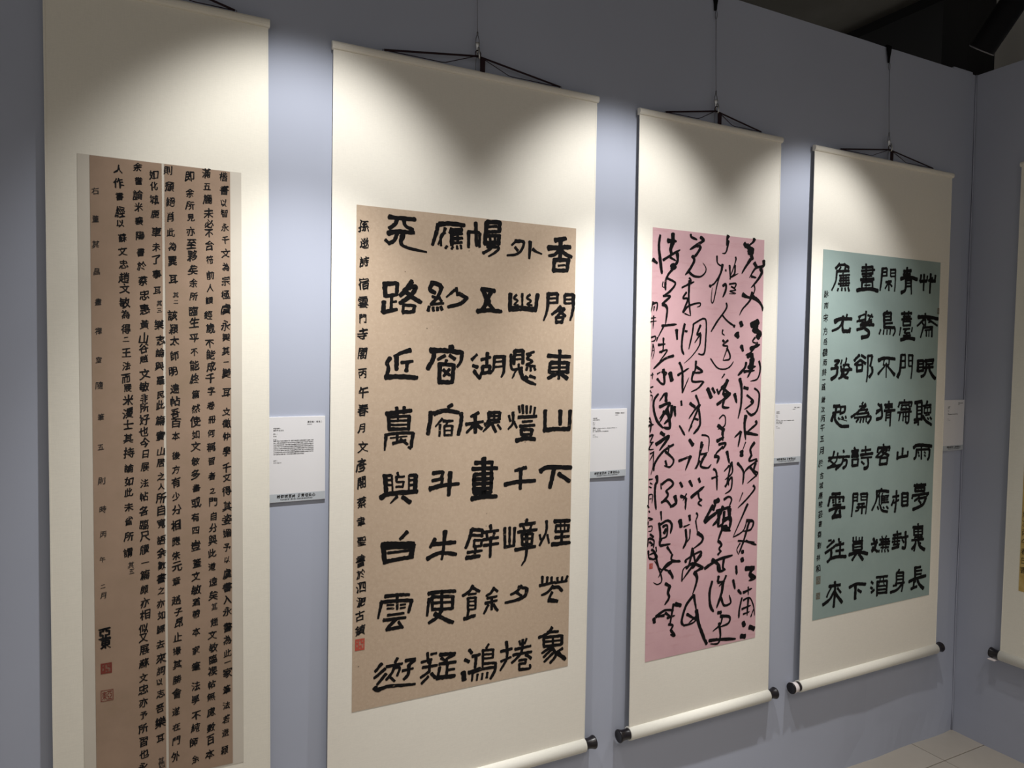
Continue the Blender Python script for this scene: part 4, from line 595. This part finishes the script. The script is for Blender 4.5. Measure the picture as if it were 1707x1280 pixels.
# --- scroll 1 : small running script in columns on two brown sheets
s1 = make_scroll('tallest scroll at far left, dense small running script on two brown sheets', -0.1898, 0.2512, 2.322, M_SILK1, 0.032)
sheet('paper_border', -0.1329, 0.1909, 0.581, 1.9615, 0.0008, M_BORDER, s1)
sh = sheet('calligraphy_sheet', -0.110, 0.0265, 0.585, 1.9605, 0.0016, M_P1, s1); sh2 = sheet('calligraphy_sheet', 0.0318, 0.1668, 0.585, 1.9605, 0.0016, M_P1, s1)
cols = [flat_obj('text_column', hand_text(t_, 0.0218, 0.0, 0.16, 0.13, 0.024, xmax=0.2665), M_INK, sh2 if k < 4 else sh) for k, t_ in enumerate(S1_TEXT.split('|'))]; bn = flat_obj('footnote_text', hand_text(S1_NOTE, 0.0150, 0.0, 0.14, 0.10, 0.010), M_NOTE, sh)
bs = flat_obj('signature_text', hand_text(S1_SIGN, 0.025, 0.0, 0.12, 0.10, 0.040), M_INK, sh)
e1 = add_seal(sh, SEALS['s1'][0], 0.0, M_RED1, 0); e2 = add_seal(sh, SEALS['s1'][1], 0.0, M_RED1, 1, '亞東')
set_on(cols + [bn, bs, e1, e2], -0.110, 0.585, 0.0022)
for o in cols + [bn]: o['kind'] = 'stuff'

# --- scroll 2 : forty large clerical characters on tan paper
s2 = make_scroll('widest near scroll, forty bold black characters on speckled tan paper', 0.4019, 1.1633, 2.3045, M_SILK, 0.782, roller_z=0.392)
sh = sheet('calligraphy_sheet', 0.4622, 1.0996, 0.644, 1.9175, 0.0010, M_P2, s2)
before = set(bpy.data.objects); brush(S2_BRUSH, sh, M_INK2, 0.0, 0.16, wk=1.38, taper=0.18)
for t_ in S2_NOTE.split(): flat_obj('inscription_character', hand_text(t_, 0.029, 0.0, 0.16, 0.13, 0.028), M_INK, sh)
add_seal(sh, SEALS['s2'][0], 0.0, M_RED, 0)
set_on([o for o in bpy.data.objects if o not in before], 0.4622, 0.644, 0.0016)

# --- scroll 3 : wild cursive on pink paper
s3 = make_scroll('narrow scroll with black cursive brushwork on pink paper', 1.3158, 1.904, 2.297, M_SILK, 1.612)
sh = sheet('calligraphy_sheet', 1.3722, 1.836, 0.603, 1.9465, 0.0010, M_P3, s3)
before = set(bpy.data.objects); brush(S3_BRUSH, sh, M_INK3, 0.0, 0.12, 'cursive_strokes', wk=1.34, taper=0.6)
add_seal(sh, SEALS['s3'][0], 0.0, M_RED, 0)
set_on([o for o in bpy.data.objects if o not in before], 1.3722, 0.603, 0.0016)

# --- scroll 4 : forty characters on grey-green paper
s4 = make_scroll('scroll with forty black characters on grey-green paper, white tape on its left knob', 2.0657, 2.8442, 2.295, M_SILK, 2.455, knob_tape=-1)
sh = sheet('calligraphy_sheet', 2.1226, 2.788, 0.6165, 1.939, 0.0010, M_P4, s4)
before = set(bpy.data.objects)
if 'S4_BRUSH' in globals(): brush(S4_BRUSH, sh, M_INK4, 0.0, 0.12, wk=1.28)
else:
    d = parse(S4_BIG); glyphs([c for c, _ in d], 0.045)
    for i, (c, (a, b0, c1, t1)) in enumerate(d):
        bm = bmesh.new(); put(bm, c, 0.045, (a + c1) / 2, (b0 + t1) / 2, c1 - a, t1 - b0, 0.0, 0.04, 0.0, 0.05, fit=True, seed=i * 2.1, rough=0.02)
        flat_obj('character', bm, M_INK4, sh)
for t_ in S4_NOTE.split(): flat_obj('inscription_character', hand_text(t_, 0.026, 0.0, 0.14, 0.12, 0.018), M_INK, sh)
for i in range(3): add_seal(sh, SEALS['s4'][i], 0.0, M_BROWNSEAL, 0)
set_on([o for o in bpy.data.objects if o not in before], 2.1226, 0.6165, 0.0016)

# each scroll hangs with its own slight lean
for root, lean in ((s1, 0.003), (s2, -0.013), (s3, -0.003), (s4, -0.013)):
    for o in [x_ for x_ in root.children_recursive if x_.type == 'MESH' and not x_.name.startswith(('hanging_cord', 'cord_ribbon', 'staple'))]:
        for v in o.data.vertices: v.co.x += lean * (2.3 - (v.co.z + o.location.z)) / 1.9
    root.update_tag()
# --- scroll 5 : on the end wall, built along +x then turned to face the room
s5 = make_scroll('scroll cut off by the right edge, on the end wall, gold-flecked paper', 0.193, 0.955, 2.318, M_SILK5, 0.574, knob_tape=None, rz=-math.pi / 2, loc=(XC, 0, 0), roller_z=0.397)
sh = sheet('calligraphy_sheet', 0.2495, 0.898, 0.672, 1.940, 0.0010, M_P5, s5)
bm = bmesh.new(); 
for i, c in enumerate('歲次丙午春日書'):
    glyphs(c); put(bm, c, 0.0, 0.014, 0.30 - i * 0.036, 0.024, 0.028, 0.0, 0.1, 0, 0.08, seed=i)
o = flat_obj('inscription_text', bm, M_NOTE, sh); set_on([o], 0.2495, 0.672, 0.0016)
bm = bmesh.new(); box(bm, 0.160, 0.186, -0.052, -0.022, 0.3745, 0.3775, bev=0.0008); o = mesh_obj('paper_tag', bm, M_TAPE, s5)

# ------------------------------------------------------------------ hanging cables with hooks
def make_cable(x, label, ztop_scroll, rz=0.0, loc=(0, 0, 0)):
    root = thing('hanging_cable', loc, label, 'cable', 'steel cables that carry the scrolls', rz)
    zg = ztop_scroll + 0.052
    bm = bmesh.new()   # bent strap hooked over the panel's top edge, narrowing downwards
    y0 = -0.006
    pr = [(0.013, TOP + 0.004), (0.012, TOP - 0.012), (0.006, TOP - 0.038), (0.0045, TOP - 0.058)]
    f = [(bm.verts.new((x - a, y0, z)), bm.verts.new((x + a, y0, z)), bm.verts.new((x + a, y0 + 0.003, z)), bm.verts.new((x - a, y0 + 0.003, z))) for a, z in pr]
    for a, b in zip(f, f[1:]):
        for k in range(4): bm.faces.new((a[k], a[(k+1) % 4], b[(k+1) % 4], b[k]))
    bm.faces.new(f[-1]); bm.faces.new(f[0][::-1])
    box(bm, x - 0.013, x + 0.013, y0, 0.052, TOP + 0.002, TOP + 0.005); box(bm, x - 0.013, x + 0.013, 0.049, 0.052, TOP - 0.05, TOP + 0.004)
    mesh_obj('panel_hook', bm, M_BLACK, root)
    bm = bmesh.new(); zt = TOP - 0.060
    tube(bm, [(x + 0.004 * math.sin(2*math.pi*k/12), -0.008, zt - 0.012 + 0.014 * math.cos(2*math.pi*k/12)) for k in range(13)], 0.0011, 6)
    tube(bm, [(x, -0.008, zt - 0.024), (x - 0.0004, -0.012, (zt + zg) / 2), (x, -0.016, zg + 0.040)], 0.0010, 6)
    mesh_obj('cable', bm, M_CABLE, root, True)
    bm = bmesh.new(); zz = zg + 0.046
    lathe(bm, [(-0.002, 0.0010), (-0.001, 0.0022), (0.007, 0.0022), (0.008, 0.0012)], (x, -0.016, zz), (0, 0, -1), 12)
    for d_ in (-1, 1): tube(bm, [(x + d_ * 0.001, -0.016, zz - 0.006), (x + d_ * 0.0045, -0.016, zz - 0.018), (x + d_ * 0.0060, -0.016, zz - 0.030)], 0.0011, 6)
    mesh_obj('cable_crimp', bm, M_CABLE, root, True)
    bm = bmesh.new(); lathe(bm, [(0, 0.0066), (0.002, 0.0070), (0.010, 0.0050), (0.015, 0.0034), (0.022, 0.0034), (0.026, 0.0026)], (x, -0.016, zz - 0.028), (0, 0, -1), 20)
    mesh_obj('cable_gripper', bm, M_STEEL, root, True)
    bm = bmesh.new(); hk = [(x, -0.016, zg - 0.006), (x, -0.017, zg - 0.014), (x + 0.002, -0.020, zg - 0.022), (x + 0.001, -0.027, zg - 0.0225), (x, -0.029, zg - 0.014), (x, -0.028, zg - 0.004), (x, -0.024, zg + 0.004)]
    tube(bm, catmull(hk, 4), 0.0024, 8)
    mesh_obj('hook', bm, M_STEEL, root, True)
    bm = bmesh.new(); tube(bm, [(x - 0.001, -0.018, zg - 0.012), (x - 0.0045, -0.017, zg - 0.030), (x - 0.005, -0.014, zg - 0.075)], 0.0008, 5)
    mesh_obj('cable_tail', bm, M_CABLE, root, True)
    return root
make_cable(0.782, 'thin steel cable and silver gripper above the tan scroll', 2.307)
make_cable(1.612, 'thin steel cable with looped eye above the pink scroll', 2.300)
make_cable(2.455, 'thin steel cable from a black panel hook above the grey-green scroll', 2.297)
make_cable(0.032, 'steel cable above the far left brown scroll, out at the frame top', 2.322)

# ------------------------------------------------------------------ wall labels
BODY1 = '楷書以智永千文為宗極虞永興其一變耳文徵仲學千文得其姿媚予以虞書入永書為此一家筆法若退穎滿五簏未必不合符前人顧經歲不能成千字卷冊何稱習者之門自分與此道遠矣其一趙文敏臨禊帖無慮數百本即余所見亦至夥矣余所臨生平不能終篇然使如文敏多書或有四豈蓋文敏猶帶本家筆法學不純師余則頹絕肖此為異耳其二該穎太師明遠帖吾百本後方有少分相應朱元章趙子昂止撮其勝會遂在門外如化城鹿車未了事耳其三樂志論與羅民此篇實山居之人所自寬語余數書之亦如歸去來詞以志吾樂耳其四余嘗論米襄陽書於蔡忠惠黃山谷趙文敏非所好也今日展法帖各臨尺牘一篇頗亦相似又展蘇文忠亦予所習也'
def make_label(x1, z1, text, w=0.148, h=0.207, rz=0.0, loc=(0, 0, 0), tag_='' , who='莫亞東（書法）', title='書畫雜文', body=(), size='53×180cm', tiltr=0.0):
    root = thing('wall_label', (x1 - w / 2, 0, z1), text, 'label', 'white labels beside the scrolls'); root.rotation_euler = (0, tiltr, 0)
    T = 0.005; y = -T - 0.0003
    bm = bmesh.new(); box(bm, -w/2, w/2, -T, -0.0002, -h, 0, bev=0.0006); mesh_obj('label_card', bm, M_CARD, root)
    bm = bmesh.new(); box(bm, -w/2 + 0.0008, w/2 - 0.0008, -T - 0.0002, -T + 0.001, -h + 0.0008, -h + 0.0205); mesh_obj('footer_band', bm, M_BAND, root)
    bm = bmesh.new(); L = -w/2 + 0.0245
    line_text(bm, who, w/2 - 0.007, -0.0135, 0.0052, y, 0.015, right=True, gap=1.0); line_text(bm, '中国书协', w/2 - 0.046 + 0.0018, -0.0195, 0.0030, y, 0.02)
    for zz, ss in ((-0.0275, '作品名称：'), (-0.041, '字体：'), (-0.0545, '释文：')): line_text(bm, ss, L, zz, 0.0037, y, 0.03)
    line_text(bm, title, L, -0.0325, 0.0040, y, 0.01); line_text(bm, '行书', L, -0.0465, 0.0037, y, 0.01)
    zz = -0.0580
    for ln in body: line_text(bm, ln, L, zz, 0.0032, y, 0.014, gap=0.87); zz -= 0.0046
    zz = min(zz - 0.006, -0.077)
    line_text(bm, '尺寸：', L, zz, 0.0037, y, 0.03); line_text(bm, size, L, zz - 0.0050, 0.0040, y, 0.01)
    o = flat_obj('printed_text', bm, M_PRINT, root); o['kind'] = 'stuff'
    bm = bmesh.new(); cs = '翰韵流百绘丹青颂众心'; glyphs(cs, 0.03)
    for i, c in enumerate(cs): put(bm, c, 0.03, -0.037 + i * 0.0088 + (0.004 if i > 4 else 0), -h + 0.0140 + rnd.uniform(-0.0004, 0.0004), 0.0078, 0.0086, -T - 0.0006, 0.12, -0.08, 0.08, seed=i)
    line_text(bm, '书法作品展览（第二回）暨文化交流活动作品展', -0.034, -h + 0.0065, 0.0036, -T - 0.0006, 0.02)
    flat_obj('footer_text', bm, M_PRINT, root)
    return root
n = 40
b1 = [BODY1[i*34:(i+1)*34] for i in range(9)]; b1[-1] = b1[-1][:32]
make_label(0.3875, 1.395, 'white label beside the brown scroll, with nine rows of small print', body=b1, tiltr=0.0, title='書錄雜文五則')
make_label(1.299, 1.394, 'white label between the tan and pink scrolls', who='蔡聿聖（書法）', title='孫逖宿雲門寺', size='97×180cm',
    body=['香閣東山下，煙花象外幽。懸燈千嶂夕，捲幔五湖秋。畫壁餘鴻雁，紗', '窗宿斗牛。更疑天路近', '款識：孫逖詩宿雲門寺閣，丙午春月書於古鎮'])
make_label(2.052, 1.395, 'white label between the pink and grey-green scrolls', who='蘭溪（書法）', title='晏幾道詞', size='70×180cm',
    body=['夢入江南煙水路，行盡江南，不與離人遇。睡裏消魂無說處，覺來惆悵', '消魂誤。欲盡此情書尺素', '浮雁沉魚，終了無憑據。'])
make_label(3.001, 1.393, 'white label in the corner, right of the grey-green scroll', w=0.135, who='劉祥和（書法）', title='聽雨詩', size='97×180cm',
    body=['草齋眠聽雨夢裏長青苔門甯山相封身閑鳥不猜客應嫌酒'])

# ------------------------------------------------------------------ track spotlights
ax = -LAMP_DIR
def make_lamp(x, label, loc=None, rz=0.0):
    root = thing('track_spotlight', loc or (x, LAMP_Y, LAMP_Z), label, 'spotlight', 'black track spotlights', rz)
    bm = bmesh.new(); lathe(bm, [(0.012, 0.029), (0.0, 0.0305), (-0.0005, 0.0335), (0.002, 0.0345), (0.008, 0.034), (0.19, 0.034), (0.20, 0.030), (0.20, 0.0)], (0, 0, 0), ax, 36, cap=False)
    mesh_obj('lamp_housing', bm, M_BLACK, root, True)
    bm = bmesh.new(); lathe(bm, [(-0.0012, 0.0300), (-0.0012, 0.0352), (0.0020, 0.0352), (0.0020, 0.0346)], (0, 0, 0), ax, 36, cap=False); mesh_obj('lamp_rim', bm, M_RIM, root, True)
    bm = bmesh.new(); lathe(bm, [(0.010, 0.028), (0.0105, 0.028)], (0, 0, 0), ax, 32); mesh_obj('lamp_lens', bm, M_LIT, root, True)
    bm = bmesh.new(); e = ax * 0.15
    box(bm, -0.046, -0.038, e.y - 0.010, e.y + 0.010, e.z - 0.01, 0.40, bev=0.001); box(bm, -0.046, 0.0, e.y - 0.010, e.y + 0.010, 0.39, 0.40); box(bm, -0.038, -0.030, e.y - 0.012, e.y + 0.012, e.z - 0.012, e.z + 0.012)
    mesh_obj('lamp_bracket', bm, M_BLACK, root)
    bm = bmesh.new(); box(bm, -0.09, 0.09, e.y - 0.017, e.y + 0.017, 0.398, 0.438, bev=0.002); mesh_obj('track_adapter', bm, M_BLACK, root)
    return root
make_lamp(LAMP_X[2], 'black tubular track spotlight hanging at top right')
make_lamp(LAMP_X[1], 'black tubular track spotlight above the pink scroll, outside the frame')
make_lamp(LAMP_X[0], 'black tubular track spotlight above the tan scroll, outside the frame')
make_lamp(0, 'black tubular track spotlight aimed at the end wall, outside the frame', END_LAMP, -math.pi / 2)
ty = LAMP_Y + (ax * 0.15).y
bm = bmesh.new(); box(bm, -2.4, 2.9, ty - 0.018, ty + 0.018, LAMP_Z + 0.438, LAMP_Z + 0.470, bev=0.002)
o = mesh_obj('lighting_track', bm, M_BLACK); tag(o, 'black lighting track carrying the spotlights, above the frame', 'track')
for x in (-2.0, 0.3, 2.6):
    bm = bmesh.new(); tube(bm, [(x, ty, LAMP_Z + 0.468), (x, ty, 3.322)], 0.003, 8); mesh_obj('suspension_rod', bm, M_BLACK, o, True)
